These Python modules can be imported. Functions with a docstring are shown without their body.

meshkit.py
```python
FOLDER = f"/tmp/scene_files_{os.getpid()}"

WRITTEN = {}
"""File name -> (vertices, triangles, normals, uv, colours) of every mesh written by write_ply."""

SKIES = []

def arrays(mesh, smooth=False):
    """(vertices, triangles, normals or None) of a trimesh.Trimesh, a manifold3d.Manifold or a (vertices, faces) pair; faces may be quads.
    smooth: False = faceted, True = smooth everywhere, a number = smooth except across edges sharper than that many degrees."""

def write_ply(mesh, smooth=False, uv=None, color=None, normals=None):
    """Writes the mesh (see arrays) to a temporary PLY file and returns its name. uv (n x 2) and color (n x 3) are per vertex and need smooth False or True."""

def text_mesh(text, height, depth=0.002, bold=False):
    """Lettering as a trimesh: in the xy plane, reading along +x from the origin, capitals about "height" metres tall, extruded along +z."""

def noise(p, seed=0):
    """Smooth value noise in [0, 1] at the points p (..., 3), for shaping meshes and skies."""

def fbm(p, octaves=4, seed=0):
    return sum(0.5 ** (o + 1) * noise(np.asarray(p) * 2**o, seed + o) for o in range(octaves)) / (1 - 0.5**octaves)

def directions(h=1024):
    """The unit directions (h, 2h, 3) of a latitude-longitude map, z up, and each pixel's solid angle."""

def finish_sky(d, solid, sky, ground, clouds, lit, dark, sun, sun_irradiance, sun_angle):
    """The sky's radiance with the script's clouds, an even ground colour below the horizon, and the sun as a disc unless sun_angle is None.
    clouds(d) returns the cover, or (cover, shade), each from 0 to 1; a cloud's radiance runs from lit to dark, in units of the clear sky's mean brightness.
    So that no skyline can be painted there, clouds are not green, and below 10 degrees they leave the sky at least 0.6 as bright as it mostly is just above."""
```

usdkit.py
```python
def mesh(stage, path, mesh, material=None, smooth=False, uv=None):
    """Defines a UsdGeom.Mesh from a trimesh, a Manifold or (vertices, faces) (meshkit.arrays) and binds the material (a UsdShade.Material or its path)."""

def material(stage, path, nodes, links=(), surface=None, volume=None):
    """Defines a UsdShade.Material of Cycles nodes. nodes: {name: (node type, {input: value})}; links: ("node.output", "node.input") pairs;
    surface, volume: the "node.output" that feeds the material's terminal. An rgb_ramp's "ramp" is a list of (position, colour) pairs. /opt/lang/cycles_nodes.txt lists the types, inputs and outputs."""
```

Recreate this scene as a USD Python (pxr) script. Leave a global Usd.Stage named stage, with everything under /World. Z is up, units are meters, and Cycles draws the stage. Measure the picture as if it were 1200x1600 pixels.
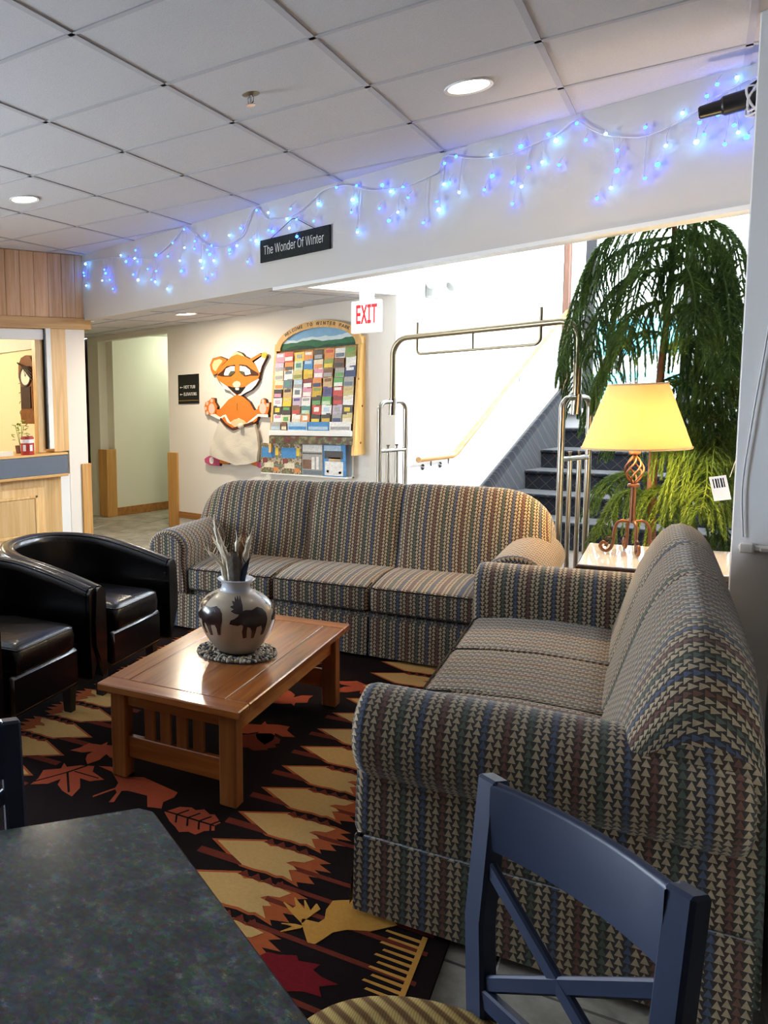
import math, random
import numpy as np
import trimesh, manifold3d, shapely
import shapely.geometry as sg
from shapely import affinity
from shapely.ops import unary_union
import usdkit, meshkit
from pxr import Usd, UsdGeom, UsdLux, UsdShade, Gf, Sdf

random.seed(7)
rng = np.random.default_rng(7)
stage = Usd.Stage.CreateInMemory()
UsdGeom.SetStageUpAxis(stage, 'Z')
UsdGeom.Xform.Define(stage, '/World')
UsdGeom.Scope.Define(stage, '/World/Looks')

# ------------------------------------------------------------------ camera, sky, large lights
# world: x to the right along the beam wall, y into the depth, z up; metres
W_PX, F_PX = 1200.0, 1263.0
PX, PY = 88.6, 768.9                       # optical axis in the (cropped) frame
YAW, PITCH, ROLL = math.radians(55.463), 0.109376, math.radians(-2.044)
EYE = np.array([0.0, 0.0, 1.36])
fw = np.array([-math.sin(YAW) * math.cos(PITCH), math.cos(YAW) * math.cos(PITCH), -math.sin(PITCH)])
rt = np.array([math.cos(YAW), math.sin(YAW), 0.0])
upv = np.cross(rt, fw)
rt, upv = rt * math.cos(ROLL) + upv * math.sin(ROLL), upv * math.cos(ROLL) - rt * math.sin(ROLL)
cam = UsdGeom.Camera.Define(stage, '/World/camera')
M = Gf.Matrix4d(*[float(x) for row in ((*rt, 0), (*upv, 0), (*-fw, 0), (*EYE, 1)) for x in row])
cam.AddTransformOp().Set(M)
cam.CreateHorizontalApertureAttr(36.0)
cam.CreateVerticalApertureAttr(48.0)
cam.CreateFocalLengthAttr(36.0 * F_PX / W_PX)
cam.CreateHorizontalApertureOffsetAttr(36.0 * (600 - PX) / W_PX)
cam.CreateVerticalApertureOffsetAttr(-36.0 * (800 - PY) / W_PX)
cam.CreateClippingRangeAttr((0.05, 500.0))
cam.CreateExposureAttr(0.5)

dome = UsdLux.DomeLight.Define(stage, '/World/sky')
dome.CreateColorAttr((0.80, 0.90, 1.0))
dome.CreateIntensityAttr(4.0)


def rect_light(path, loc, direction, w, h, power, color):
    l = UsdLux.RectLight.Define(stage, path)
    d = np.array(direction, float); d /= np.linalg.norm(d)
    x = np.cross([0, 0, 1.0], d) if abs(d[2]) < .9 else np.array([1.0, 0, 0]); x /= np.linalg.norm(x)
    y = np.cross(-d, x)
    x = np.cross(y, -d)
    l.AddTransformOp().Set(Gf.Matrix4d(*[float(v) for row in ((*x, 0), (*y, 0), (*-d, 0), (*loc, 1)) for v in row]))
    l.CreateWidthAttr(w); l.CreateHeightAttr(h)
    l.CreateIntensityAttr(power); l.CreateColorAttr(color)
    return l


def point_light(path, loc, r, power, color):
    l = UsdLux.SphereLight.Define(stage, path)
    l.AddTranslateOp().Set(Gf.Vec3d(*map(float, loc)))
    l.CreateRadiusAttr(r); l.CreateIntensityAttr(power); l.CreateColorAttr(color)
    return l


# daylight from out of view, placed at the far left and high right of the stairwell
rect_light('/World/entrance_daylight', (-5.95, 0.0, 1.35), (1, 0.12, 0.12), 2.2, 1.9, 10.0, (0.66, 0.82, 1.0))
rect_light('/World/stair_daylight', (-1.3, 7.2, 2.9), (-1, 0, -0.12), 2.2, 1.9, 8.0, (0.90, 0.96, 1.0))

# ------------------------------------------------------------------ helpers
COUNT = {}


def unique(path):
    n = COUNT.get(path, 0); COUNT[path] = n + 1
    return path if n == 0 else f'{path}_{n:03d}'


def tag(prim, label=None, cat=None, group=None, kind=None):
    for k, v in (('label', label), ('category', cat), ('group', group), ('kind', kind)):
        if v:
            prim.SetCustomDataByKey(k, v)
    return prim


def thing(name, label, cat, loc=(0, 0, 0), rotz=0.0, group=None, kind=None):
    p = unique('/World/' + name)
    x = UsdGeom.Xform.Define(stage, p)
    x.AddTranslateOp().Set(Gf.Vec3d(*map(float, loc)))
    if rotz:
        x.AddRotateZOp().Set(float(math.degrees(rotz)))
    tag(x.GetPrim(), label, cat, group, kind)
    return p


def obj(name, mesh, mat, parent='/World', smooth=False, label=None, cat=None, group=None, kind=None, uv=None):
    p = unique(f'{parent}/{name}')
    if isinstance(mesh, tuple) and len(mesh) == 3:
        mesh, uv, smooth = (mesh[0], mesh[1]), mesh[2], True
    m = usdkit.mesh(stage, p, mesh, MAT[mat], smooth=smooth, uv=uv)
    tag(m.GetPrim(), label, cat, group, kind)
    return p


def copy_of(path, loc, rotz, label, group=None):
    src = stage.GetPrimAtPath(path)
    was = src.GetCustomData()
    base = path.rsplit('/', 1)[1]
    import re
    base = re.sub(r'_\d{3}$', '', base)
    p = thing(base, label, was['category'], loc, rotz, group or was.get('group'))
    pr = stage.GetPrimAtPath(p)
    pr.GetReferences().AddInternalReference(path)
    pr.SetInstanceable(True)
    return p


def struct(name, mesh, mat, smooth=False, parent='/World', label=None):
    return obj(name, mesh, mat, parent, smooth, label=label, kind='structure' if parent == '/World' else None)


def cat_(*ms):
    ms = [m for m in ms if m is not None]
    return trimesh.util.concatenate(ms) if len(ms) > 1 else ms[0]


def box(x0, x1, y0, y1, z0, z1, bevel=0.0):
    """Box between bounds, edges chamfered by bevel."""
    lo, hi = np.array([x0, y0, z0], float), np.array([x1, y1, z1], float)
    b = min(bevel, (hi - lo).min() * .45)
    if b <= 0:
        m = trimesh.creation.box(hi - lo); m.apply_translation((lo + hi) / 2); return m
    c, h = (lo + hi) / 2, (hi - lo) / 2
    pts = []
    for s in np.ndindex(2, 2, 2):
        s = np.array(s) * 2 - 1
        for k in range(3):
            q = h - b; q[k] = h[k]
            pts.append(c + s * q)
    return trimesh.convex.convex_hull(np.array(pts))


def frame_of(d):
    d = np.asarray(d, float); d = d / (np.linalg.norm(d) + 1e-12)
    a = np.cross(d, [0, 0, 1.0] if abs(d[2]) < .9 else [1.0, 0, 0]); a /= np.linalg.norm(a)
    return a, np.cross(d, a), d


def tube(path, r, sides=8, closed=False, caps=True):
    """Round tube along a polyline, r a number or one per point."""
    p = np.asarray(path, float); n = len(p)
    r = np.broadcast_to(np.asarray(r, float), (n,))
    t = np.zeros_like(p)
    if closed:
        t = np.roll(p, -1, 0) - np.roll(p, 1, 0)
    else:
        t[1:-1] = p[2:] - p[:-2]; t[0] = p[1] - p[0]; t[-1] = p[-1] - p[-2]
    t /= np.linalg.norm(t, axis=1, keepdims=True) + 1e-12
    a, b, _ = frame_of(t[0])
    ang = np.arange(sides) * 2 * np.pi / sides
    rings = []
    for i in range(n):
        a = a - t[i] * (a @ t[i]); a /= np.linalg.norm(a) + 1e-12
        b = np.cross(t[i], a)
        rings.append(p[i] + r[i] * (np.cos(ang)[:, None] * a + np.sin(ang)[:, None] * b))
    v = np.vstack(rings); f = []
    m = n if closed else n - 1
    for i in range(m):
        for j in range(sides):
            k = (j + 1) % sides; i2 = (i + 1) % n
            f += [[i * sides + j, i * sides + k, i2 * sides + k], [i * sides + j, i2 * sides + k, i2 * sides + j]]
    if caps and not closed:
        for end, flip in ((0, True), (n - 1, False)):
            c = len(v); v = np.vstack([v, p[end]])
            for j in range(sides):
                k = (j + 1) % sides
                tri = [c, end * sides + j, end * sides + k]
                f.append(tri[::-1] if flip else tri)
    return trimesh.Trimesh(v, np.array(f), process=False)


def bar(a, b, w, h, up=(0, 0, 1), bevel=0.003):
    """Rectangular bar from a to b: w across, h along up."""
    a, b = np.array(a, float), np.array(b, float); d = b - a; L = np.linalg.norm(d); d /= L
    u = np.array(up, float); u -= d * (u @ d); u /= np.linalg.norm(u); s = np.cross(d, u)
    m = box(0, L, -w / 2, w / 2, -h / 2, h / 2, bevel)
    T = np.eye(4); T[:3, 0], T[:3, 1], T[:3, 2], T[:3, 3] = d, np.cross(u, d), u, a
    m.apply_transform(T); return m


def lathe(profile, sides=40):
    """(r, z) profile turned about z; closed where r is 0."""
    pr = np.asarray(profile, float); n = len(pr)
    ang = np.arange(sides) * 2 * np.pi / sides
    v = np.concatenate([np.stack([r * np.cos(ang), r * np.sin(ang), np.full(sides, z)], 1) for r, z in pr])
    f = []
    for i in range(n - 1):
        for j in range(sides):
            k = (j + 1) % sides
            f += [[i * sides + j, i * sides + k, (i + 1) * sides + k], [i * sides + j, (i + 1) * sides + k, (i + 1) * sides + j]]
    return trimesh.Trimesh(v, np.array(f), process=False)


def prism(poly, z0, z1):
    """Extrudes a shapely polygon along z."""
    out = []
    for g in getattr(poly, 'geoms', [poly]):
        if g.is_empty or g.geom_type != 'Polygon' or g.area < 1e-9:
            continue
        m = trimesh.creation.extrude_polygon(g, z1 - z0, engine='earcut'); m.apply_translation([0, 0, z0]); out.append(m)
    return cat_(*out) if out else None


def upright(m, y=0.0):
    """A mesh built in the xy plane stood up: x stays, y becomes z, and its thickness comes out towards -y."""
    T = np.array([[1, 0, 0, 0], [0, 0, -1, y], [0, 1, 0, 0], [0, 0, 0, 1.0]])
    m = m.copy(); m.apply_transform(T); return m


def moved(m, x=0, y=0, z=0, rz=0.0, ry=0.0, rx=0.0):
    m = m.copy()
    T = trimesh.transformations.euler_matrix(rx, ry, rz); T[:3, 3] = [x, y, z]
    m.apply_transform(T); return m


def spline(pts, n=40):
    """Catmull-Rom through pts."""
    p = np.asarray(pts, float); p = np.vstack([2 * p[0] - p[1], p, 2 * p[-1] - p[-2]])
    out = []
    k = len(p) - 3
    for s in np.linspace(0, k - 1e-9, n):
        i = int(s); t = s - i
        a, b, c, d = p[i:i + 4]
        out.append(.5 * (2 * b + (c - a) * t + (2 * a - 5 * b + 4 * c - d) * t * t + (3 * b - a - 3 * c + d) * t ** 3))
    return np.array(out)


def grid(P, UV, flip=False):
    """(vertices, faces, uv) of a grid of points P[i][j]."""
    P, UV = np.asarray(P, float), np.asarray(UV, float); n, m = P.shape[:2]
    i, j = np.meshgrid(np.arange(n - 1), np.arange(m - 1), indexing='ij')
    q = np.stack([i * m + j, (i + 1) * m + j, (i + 1) * m + j + 1, i * m + j + 1], -1).reshape(-1, 4)
    if flip:
        q = q[:, ::-1]
    f = np.vstack([q[:, [0, 1, 2]], q[:, [0, 2, 3]]])
    return P.reshape(-1, 3), f, UV.reshape(-1, 2)


def join(*parts):
    v, f, uv, k = [], [], [], 0
    for a, b, c in parts:
        v.append(a); f.append(b + k); uv.append(c); k += len(a)
    return np.vstack(v), np.vstack(f), np.vstack(uv)


def lin(h):
    h = h.lstrip('#'); c = np.array([int(h[i:i + 2], 16) for i in (0, 2, 4)]) / 255.0
    return tuple(float(x) for x in np.where(c <= .04045, c / 12.92, ((c + .055) / 1.055) ** 2.4))


# ------------------------------------------------------------------ materials
MAT = {}


def mat(name, nodes, links, surface):
    MAT[name] = usdkit.material(stage, '/World/Looks/' + name, nodes, links, surface=surface)


def plain(name, color, rough=.5, spec=.5, metal=0., coat=0., emit=None, strength=0., vary=0., vscale=8., bump=0., bscale=60., sheen=0.):
    c = lin(color)
    n = {'p': ('principled_bsdf', {'base_color': c, 'roughness': rough, 'specular_ior_level': spec, 'metallic': metal, 'coat_weight': coat, 'sheen_weight': sheen})}
    l = []
    if emit:
        n['p'][1].update(emission_color=lin(emit), emission_strength=strength)
    if vary or bump:
        n['g'] = ('texture_coordinate', {})
    if vary:
        n['n'] = ('noise_texture', {'scale': vscale, 'detail': 5.0, 'roughness': .6})
        n['r'] = ('rgb_ramp', {'ramp': [(.25, tuple(x * (1 - vary) for x in c)), (.75, tuple(min(1, x * (1 + vary)) for x in c))]})
        l += [('g.object', 'n.vector'), ('n.fac', 'r.fac'), ('r.color', 'p.base_color')]
    if bump:
        n['bn'] = ('noise_texture', {'scale': bscale, 'detail': 4.0})
        n['b'] = ('bump', {'strength': bump, 'distance': .004})
        l += [('g.object', 'bn.vector'), ('bn.fac', 'b.height'), ('b.normal', 'p.normal')]
    mat(name, n, l, 'p.BSDF')


def wood(name, dark, mid, light, axis='z', rough=.4, coat=0., scale=1.0, spec=.5):
    s = {'x': (1.2, 22, 22), 'y': (22, 1.2, 22), 'z': (22, 22, 1.2)}[axis]
    n = {'g': ('texture_coordinate', {}), 'o': ('object_info', {}),
         'off': ('combine_xyz', {}), 'k': ('math', {'math_type': 'multiply', 'value2': 37.0}),
         'add': ('vector_math', {'math_type': 'add'}),
         'm': ('mapping', {'scale': tuple(x * scale for x in s)}),
         'n': ('noise_texture', {'scale': 1.0, 'detail': 6.0, 'roughness': .62, 'distortion': .6}),
         'r': ('rgb_ramp', {'ramp': [(.28, lin(dark)), (.5, lin(mid)), (.72, lin(light))]}),
         'v': ('math', {'math_type': 'multiply_add', 'value2': .30, 'value3': .85}),
         'h': ('hsv', {}),
         'b': ('bump', {'strength': .12, 'distance': .002}),
         'p': ('principled_bsdf', {'roughness': rough, 'coat_weight': coat, 'coat_roughness': .12, 'specular_ior_level': spec})}
    l = [('o.random', 'k.value1'), ('k.value', 'off.x'), ('k.value', 'off.y'), ('k.value', 'off.z'),
         ('g.object', 'add.vector1'), ('off.vector', 'add.vector2'), ('add.vector', 'm.vector'), ('m.vector', 'n.vector'), ('n.fac', 'r.fac'),
         ('o.random', 'v.value1'), ('v.value', 'h.value'), ('r.color', 'h.color'), ('h.color', 'p.base_color'), ('n.fac', 'b.height'), ('b.normal', 'p.normal')]
    mat(name, n, l, 'p.BSDF')


def emitter(name, color, strength):
    mat(name, {'e': ('emission', {'color': lin(color), 'strength': strength})}, [], 'e.emission')


def math_(n, l, name, typ, a, b=None, c=None):
    """Adds a math node; a, b, c: numbers or 'node.socket'."""
    d = {'math_type': typ}
    for k, x in (('value1', a), ('value2', b), ('value3', c)):
        if isinstance(x, str):
            l.append((x, f'{name}.{k}'))
        elif x is not None:
            d[k] = float(x)
    n[name] = ('math', d)
    return name + '.value'


def sofa_fabric(name, cols, beige, dark, period=.046, row=.0195, rough=.95):
    """Woven stripes of stacked little triangles: two beige columns, then one coloured column."""
    n, l = {}, []
    n['st'] = ('attribute', {'attribute': 'st'})
    n['s'] = ('separate_xyz', {}); l.append(('st.vector', 's.vector'))
    p = math_(n, l, 'p', 'divide', 's.x', period)
    ip = math_(n, l, 'ip', 'floor', p)
    fp = math_(n, l, 'fp', 'fraction', p)
    q3 = math_(n, l, 'q3', 'multiply', fp, 2.9)
    si = math_(n, l, 'si', 'floor', q3)
    sx = math_(n, l, 'sx', 'fraction', q3)
    q = math_(n, l, 'q', 'divide', 's.y', row)
    qp = math_(n, l, 'qp', 'multiply_add', si, .5, q)
    fr = math_(n, l, 'fr', 'fraction', qp)
    ry = math_(n, l, 'ry', 'subtract', 1.0, fr)
    d0 = math_(n, l, 'd0', 'subtract', sx, .5)
    d1 = math_(n, l, 'd1', 'absolute', d0)
    d2 = math_(n, l, 'd2', 'multiply_add', d1, 1.85, .02)
    tri = math_(n, l, 'tri', 'less_than', d2, ry)
    isb = math_(n, l, 'isb', 'less_than', si, 1.5)
    third = math_(n, l, 'third', 'multiply_add', ip, 1 / 3.0, .1)
    cf = math_(n, l, 'cf', 'fraction', third)
    n['ramp'] = ('rgb_ramp', {'interpolate': False, 'ramp': [(0, lin(cols[0])), (.333, lin(cols[1])), (.667, lin(cols[2]))]}); l.append((cf, 'ramp.fac'))
    n['dk'] = ('mix', {'mix_type': 'mix', 'fac': .86, 'color2': lin(dark)}); l.append(('ramp.color', 'dk.color1'))
    n['lt'] = ('mix', {'mix_type': 'mix', 'color2': lin(beige)}); l += [('ramp.color', 'lt.color1'), (isb, 'lt.fac')]
    n['c'] = ('mix', {'mix_type': 'mix'}); l += [('dk.color', 'c.color1'), ('lt.color', 'c.color2'), (tri, 'c.fac')]
    n['nz'] = ('noise_texture', {'scale': 420.0, 'detail': 2.0}); l.append(('st.vector', 'nz.vector'))
    n['n2'] = ('noise_texture', {'scale': 55.0, 'detail': 2.0}); l.append(('st.vector', 'n2.vector'))
    v0 = math_(n, l, 'v0', 'multiply_add', 'n2.fac', .9, .2)
    vv = math_(n, l, 'vv', 'multiply_add', 'nz.fac', .7, v0)
    n['h'] = ('hsv', {}); l += [('c.color', 'h.color'), (vv, 'h.value')]
    n['b'] = ('bump', {'strength': .35, 'distance': .003}); hh = math_(n, l, 'hh', 'multiply_add', 'nz.fac', .6, tri); l.append((hh, 'b.height'))
    n['pb'] = ('principled_bsdf', {'roughness': rough, 'specular_ior_level': .2, 'sheen_weight': .25, 'sheen_roughness': .5})
    l += [('h.color', 'pb.base_color'), ('b.normal', 'pb.normal')]
    mat(name, n, l, 'pb.BSDF')


plain('white_wall', '#ece6dc', .85, .3, bump=.12, bscale=90)
plain('beam_paint', '#d4d0c9', .85, .3, bump=.12, bscale=90)
plain('unseen_dark_wall', '#6b5a48', .85, .3)  # for walls out of view, darkened to cut bounced light
plain('cool_wall', '#dcdcdc', .85, .3, bump=.12, bscale=90)
plain('stair_wall_paint', '#f3f3f1', .8, .3, bump=.1, bscale=80)
plain('hall_wall_paint', '#e2e0d0', .85, .3, bump=.1, bscale=80)
plain('ceiling_tile', '#d3d2d4', .95, .1, vary=.06, vscale=140, bump=.5, bscale=260)
plain('tee_bar', '#bdbcc0', .6, .3)
plain('plenum', '#5d5d60', .9, .2)
plain('stone_grout', '#6b645c', .95, .2, vary=.2, vscale=30)
plain('office_wall_paint', '#f6e6bd', .85, .3)
plain('white_trim', '#eeeeea', .5, .5)
plain('grey_plastic', '#a9aaa4', .4, .5)
plain('white_plastic', '#efefec', .35, .5)
plain('dark_door', '#1d1a1a', .4, .5)
plain('dark_frame', '#17161b', .35, .5)
plain('blue_laminate', '#5c6674', .45, .5, vary=.12, vscale=260)
plain('white_reflection', '#eceaf0', .08, .6, coat=1.0)  # white stands in for a bright reflection
plain('near_black', '#100f10', .5, .4)
plain('black_metal', '#141416', .35, .5)
plain('chrome', '#c9cbcc', .16, .5, metal=1.0)
plain('brushed_steel', '#bdb9ae', .27, .5, metal=1.0)
plain('brass_trim', '#958a72', .35, .5, metal=1.0)
plain('iron', '#3a2a26', .38, .5, metal=.6)
plain('bronze_iron', '#6e4a36', .35, .5, metal=.7)
plain('leather', '#0b0a0c', .24, .6, coat=.35, bump=.25, bscale=120)
plain('leather_piping', '#151416', .2, .6, coat=.5)
plain('dark_leg', '#120d0b', .4, .5)
plain('chair_blue', '#1f2d4a', .45, .5, vary=.08, vscale=40)
plain('seam_dark', '#2c2925', .9, .2)
plain('red_print', '#b5262b', .5, .4)
plain('exit_red', '#d9262e', .4, .4, emit='#e02a30', strength=.5)
plain('exit_white', '#f8f5f2', .4, .4, emit='#fff6f2', strength=.35)
plain('sign_black', '#17181a', .3, .5, vary=.2, vscale=60)
plain('slate_black', '#1f2422', .75, .3, vary=.35, vscale=50, bump=.4, bscale=60)
plain('sign_letter', '#d8d8d0', .6, .3)
plain('gold_line', '#a3884a', .5, .4)
plain('pottery', '#b9aa95', .3, .5, coat=.25, vary=.10, vscale=22)
plain('pottery_white', '#cdd2dc', .25, .5, coat=.3)
plain('moose_brown', '#33211f', .25, .5, coat=.4)
plain('husk', '#efe4cf', .85, .2, vary=.18, vscale=60)
plain('husk_brown', '#8d6a48', .9, .2, vary=.25, vscale=70)
plain('feather_grey', '#6d655c', .9, .2, vary=.3, vscale=90)
plain('feather_dark', '#39424f', .8, .2, vary=.2, vscale=60)
plain('pebble_dark', '#3b3d42', .4, .5)
plain('pebble_light', '#cfc6b6', .4, .5)
plain('pebble_tan', '#8f7d66', .4, .5)
plain('bark', '#7a5640', .9, .2, vary=.25, vscale=60, bump=.6, bscale=60)
plain('pot_clay', '#6d4a3a', .7, .3, vary=.1)
plain('soil', '#2a1f18', .95, .1, bump=.6, bscale=90)
plain('tag_white', '#e9edf2', .6, .3)
plain('tag_bar', '#22252b', .6, .3)
plain('fox_orange', '#e07b2c', .55, .4)
plain('fox_white', '#f2efe8', .6, .4)
plain('fox_cream', '#e6c99a', .6, .4)
plain('fox_brown', '#4a2a1e', .55, .4)
plain('fox_black', '#201a18', .5, .4)
plain('fox_pink', '#eec3b2', .6, .4)
plain('fox_olive', '#55553c', .5, .4)
plain('fox_yellow', '#e6b93a', .5, .4)
plain('sandal_pink', '#c9527f', .5, .4)
plain('towel_cloth', '#d8d0c2', .95, .1, bump=.8, bscale=160, sheen=.3)
plain('painted_sky', '#7fb0d6', .55, .4, vary=.12, vscale=12)
plain('painted_snow', '#cfe0e6', .6, .4, vary=.08, vscale=20)
plain('painted_green', '#2f6b4a', .6, .4, vary=.25, vscale=26)
plain('painted_dark_green', '#1c4a36', .6, .4, vary=.25, vscale=30)
plain('rug_black', '#1c1312', 1., .05, bump=.6, bscale=420)
plain('rug_cream', '#c0995f', 1., .05, vary=.10, vscale=90, bump=.6, bscale=420)
plain('rug_orange', '#a3522c', 1., .05, vary=.10, vscale=80, bump=.6, bscale=420)
plain('rug_rust', '#6a2d20', 1., .05, vary=.12, vscale=80, bump=.6, bscale=420)
plain('rug_leaf', '#a24a30', 1., .05, vary=.12, vscale=80, bump=.6, bscale=420)
plain('rug_red', '#6f1a1e', 1., .05, vary=.12, vscale=80, bump=.6, bscale=420)
plain('rug_tan', '#c08a3f', 1., .05, vary=.10, vscale=80, bump=.6, bscale=420)
plain('cord_white', '#d9d9de', .5, .4)
plain('bulb_socket', '#c9d2e6', .4, .5)
plain('outdoor_teal', '#5fb3c6', .7, .3)
plain('outdoor_white', '#eef4f8', .8, .3)
plain('outdoor_snow', '#f4f7fb', .9, .2)
plain('clock_brown', '#7a4a22', .45, .4, vary=.3, vscale=26)
plain('clock_dark', '#38231a', .5, .4, vary=.3, vscale=30)
plain('clock_face', '#efe7d4', .5, .4)
plain('can_red', '#b3332c', .4, .5)
plain('leaf_small', '#7f9a3c', .6, .3)
plain('paper', '#efe9d8', .8, .2)
plain('bone', '#cfc0a2', .8, .2)
emitter('lamp_disc', '#fff3d6', 14.0)
emitter('blue_led', '#1f4dff', 18.0)
emitter('blue_led_white', '#5aa8ff', 20.0)
emitter('office_tube', '#fff6e6', 3.0)
wood('fascia_wood', '#cf9c68', '#e8bb88', '#f5d5ab', 'z', .45)
wood('counter_wood', '#c79a5a', '#dcb377', '#e9c791', 'z', .4)
wood('trim_wood', '#b98546', '#d0a05e', '#e0b877', 'y', .42)
wood('guard_wood', '#a9783f', '#c0904f', '#cfa567', 'z', .45)
wood('rail_wood', '#b57c45', '#cc9459', '#dcaa73', 'y', .35)
wood('base_wood', '#8a5a2a', '#a9733a', '#bd8849', 'x', .45)
wood('pine', '#d19a4e', '#e3b46a', '#efca8b', 'z', .45)
wood('table_oak', '#87491f', '#a8622d', '#be783a', 'x', .22, coat=.8)
wood('table_oak_cross', '#87491f', '#a8622d', '#be783a', 'y', .22, coat=.8)
wood('table_oak_leg', '#77421d', '#945728', '#a86a35', 'z', .4)
wood('window_wood', '#4f3326', '#6d4a38', '#7f5a45', 'z', .45)
wood('dark_table_wood', '#1c120e', '#2a1b14', '#38251b', 'x', .12, coat=1.0)
sofa_fabric('sofa_weave', ('#4c566a', '#6b4b41', '#525b50'), '#a59378', '#383029')

# granite
mat('granite', {'g': ('texture_coordinate', {}),
    'v': ('voronoi_texture', {'scale': 150.0, 'randomness': 1.0}), 'nn': ('noise_texture', {'scale': 42.0, 'detail': 8.0, 'roughness': .8}), 'n2': ('noise_texture', {'scale': 18.0, 'detail': 6.0, 'roughness': .7}),
    'r': ('rgb_ramp', {'ramp': [(.34, lin('#2d3335')), (.48, lin('#4a5251')), (.57, lin('#5a6261')), (.64, lin('#98a09d')), (.72, lin('#d0d4cf'))]}),
    'r2': ('rgb_ramp', {'ramp': [(.40, lin('#343b3c')), (.55, lin('#535c5a')), (.64, lin('#7d8684')), (.72, lin('#a5aba6'))]}),
    'm': ('mix', {'mix_type': 'mix', 'fac': .5}), 'm2': ('mix', {'mix_type': 'overlay', 'fac': .35}),
    'p': ('principled_bsdf', {'roughness': .18, 'specular_ior_level': .5})},
    [('g.object', 'v.vector'), ('g.object', 'nn.vector'), ('g.object', 'n2.vector'), ('nn.fac', 'r.fac'), ('n2.fac', 'r2.fac'), ('r.color', 'm.color1'), ('r2.color', 'm.color2'), ('m.color', 'm2.color1'), ('v.color', 'm2.color2'), ('m2.color', 'p.base_color')], 'p.BSDF')

# stone floor tiles: tone varies per tile
mat('stone_tile', {'g': ('geometry', {}), 'o': ('object_info', {}),
    'n': ('noise_texture', {'scale': 7.0, 'detail': 8.0, 'roughness': .65}),
    'r': ('rgb_ramp', {'ramp': [(.3, lin('#77726a')), (.5, lin('#a09a8d')), (.7, lin('#bdb6a8'))]}),
    'v': ('math', {'math_type': 'multiply_add', 'value2': .35, 'value3': .78}), 'h': ('hsv', {}),
    'b': ('bump', {'strength': .25, 'distance': .004}),
    'p': ('principled_bsdf', {'roughness': .35, 'specular_ior_level': .4})},
    [('g.position', 'n.vector'), ('n.fac', 'r.fac'), ('o.random', 'v.value1'), ('v.value', 'h.value'), ('r.color', 'h.color'), ('h.color', 'p.base_color'), ('n.fac', 'b.height'), ('b.normal', 'p.normal')], 'p.BSDF')

# stair carpet: dark navy with a thin tan lattice, from uv
n, l = {}, []
n['st'] = ('attribute', {'attribute': 'st'})
n['s'] = ('separate_xyz', {}); l.append(('st.vector', 's.vector'))
a = math_(n, l, 'sum', 'add', 's.x', 's.y'); b = math_(n, l, 'dif', 'subtract', 's.x', 's.y')
outs = []
for k, e in (('u', a), ('w', b)):
    q = math_(n, l, k + '1', 'divide', e, .115); q = math_(n, l, k + '2', 'fraction', q); q = math_(n, l, k + '3', 'subtract', q, .5)
    q = math_(n, l, k + '4', 'absolute', q); outs.append(math_(n, l, k + '5', 'less_than', q, .035))
ln = math_(n, l, 'ln', 'maximum', *outs)
n['nz'] = ('noise_texture', {'scale': 160.0, 'detail': 3.0}); l.append(('st.vector', 'nz.vector'))
n['cr'] = ('rgb_ramp', {'ramp': [(.35, lin('#080a10')), (.65, lin('#141926'))]}); l.append(('nz.fac', 'cr.fac'))
lf = math_(n, l, 'lf', 'multiply', ln, .3)
n['c'] = ('mix', {'mix_type': 'mix', 'color2': lin('#6d6352')}); l += [('cr.color', 'c.color1'), (lf, 'c.fac')]
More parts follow.
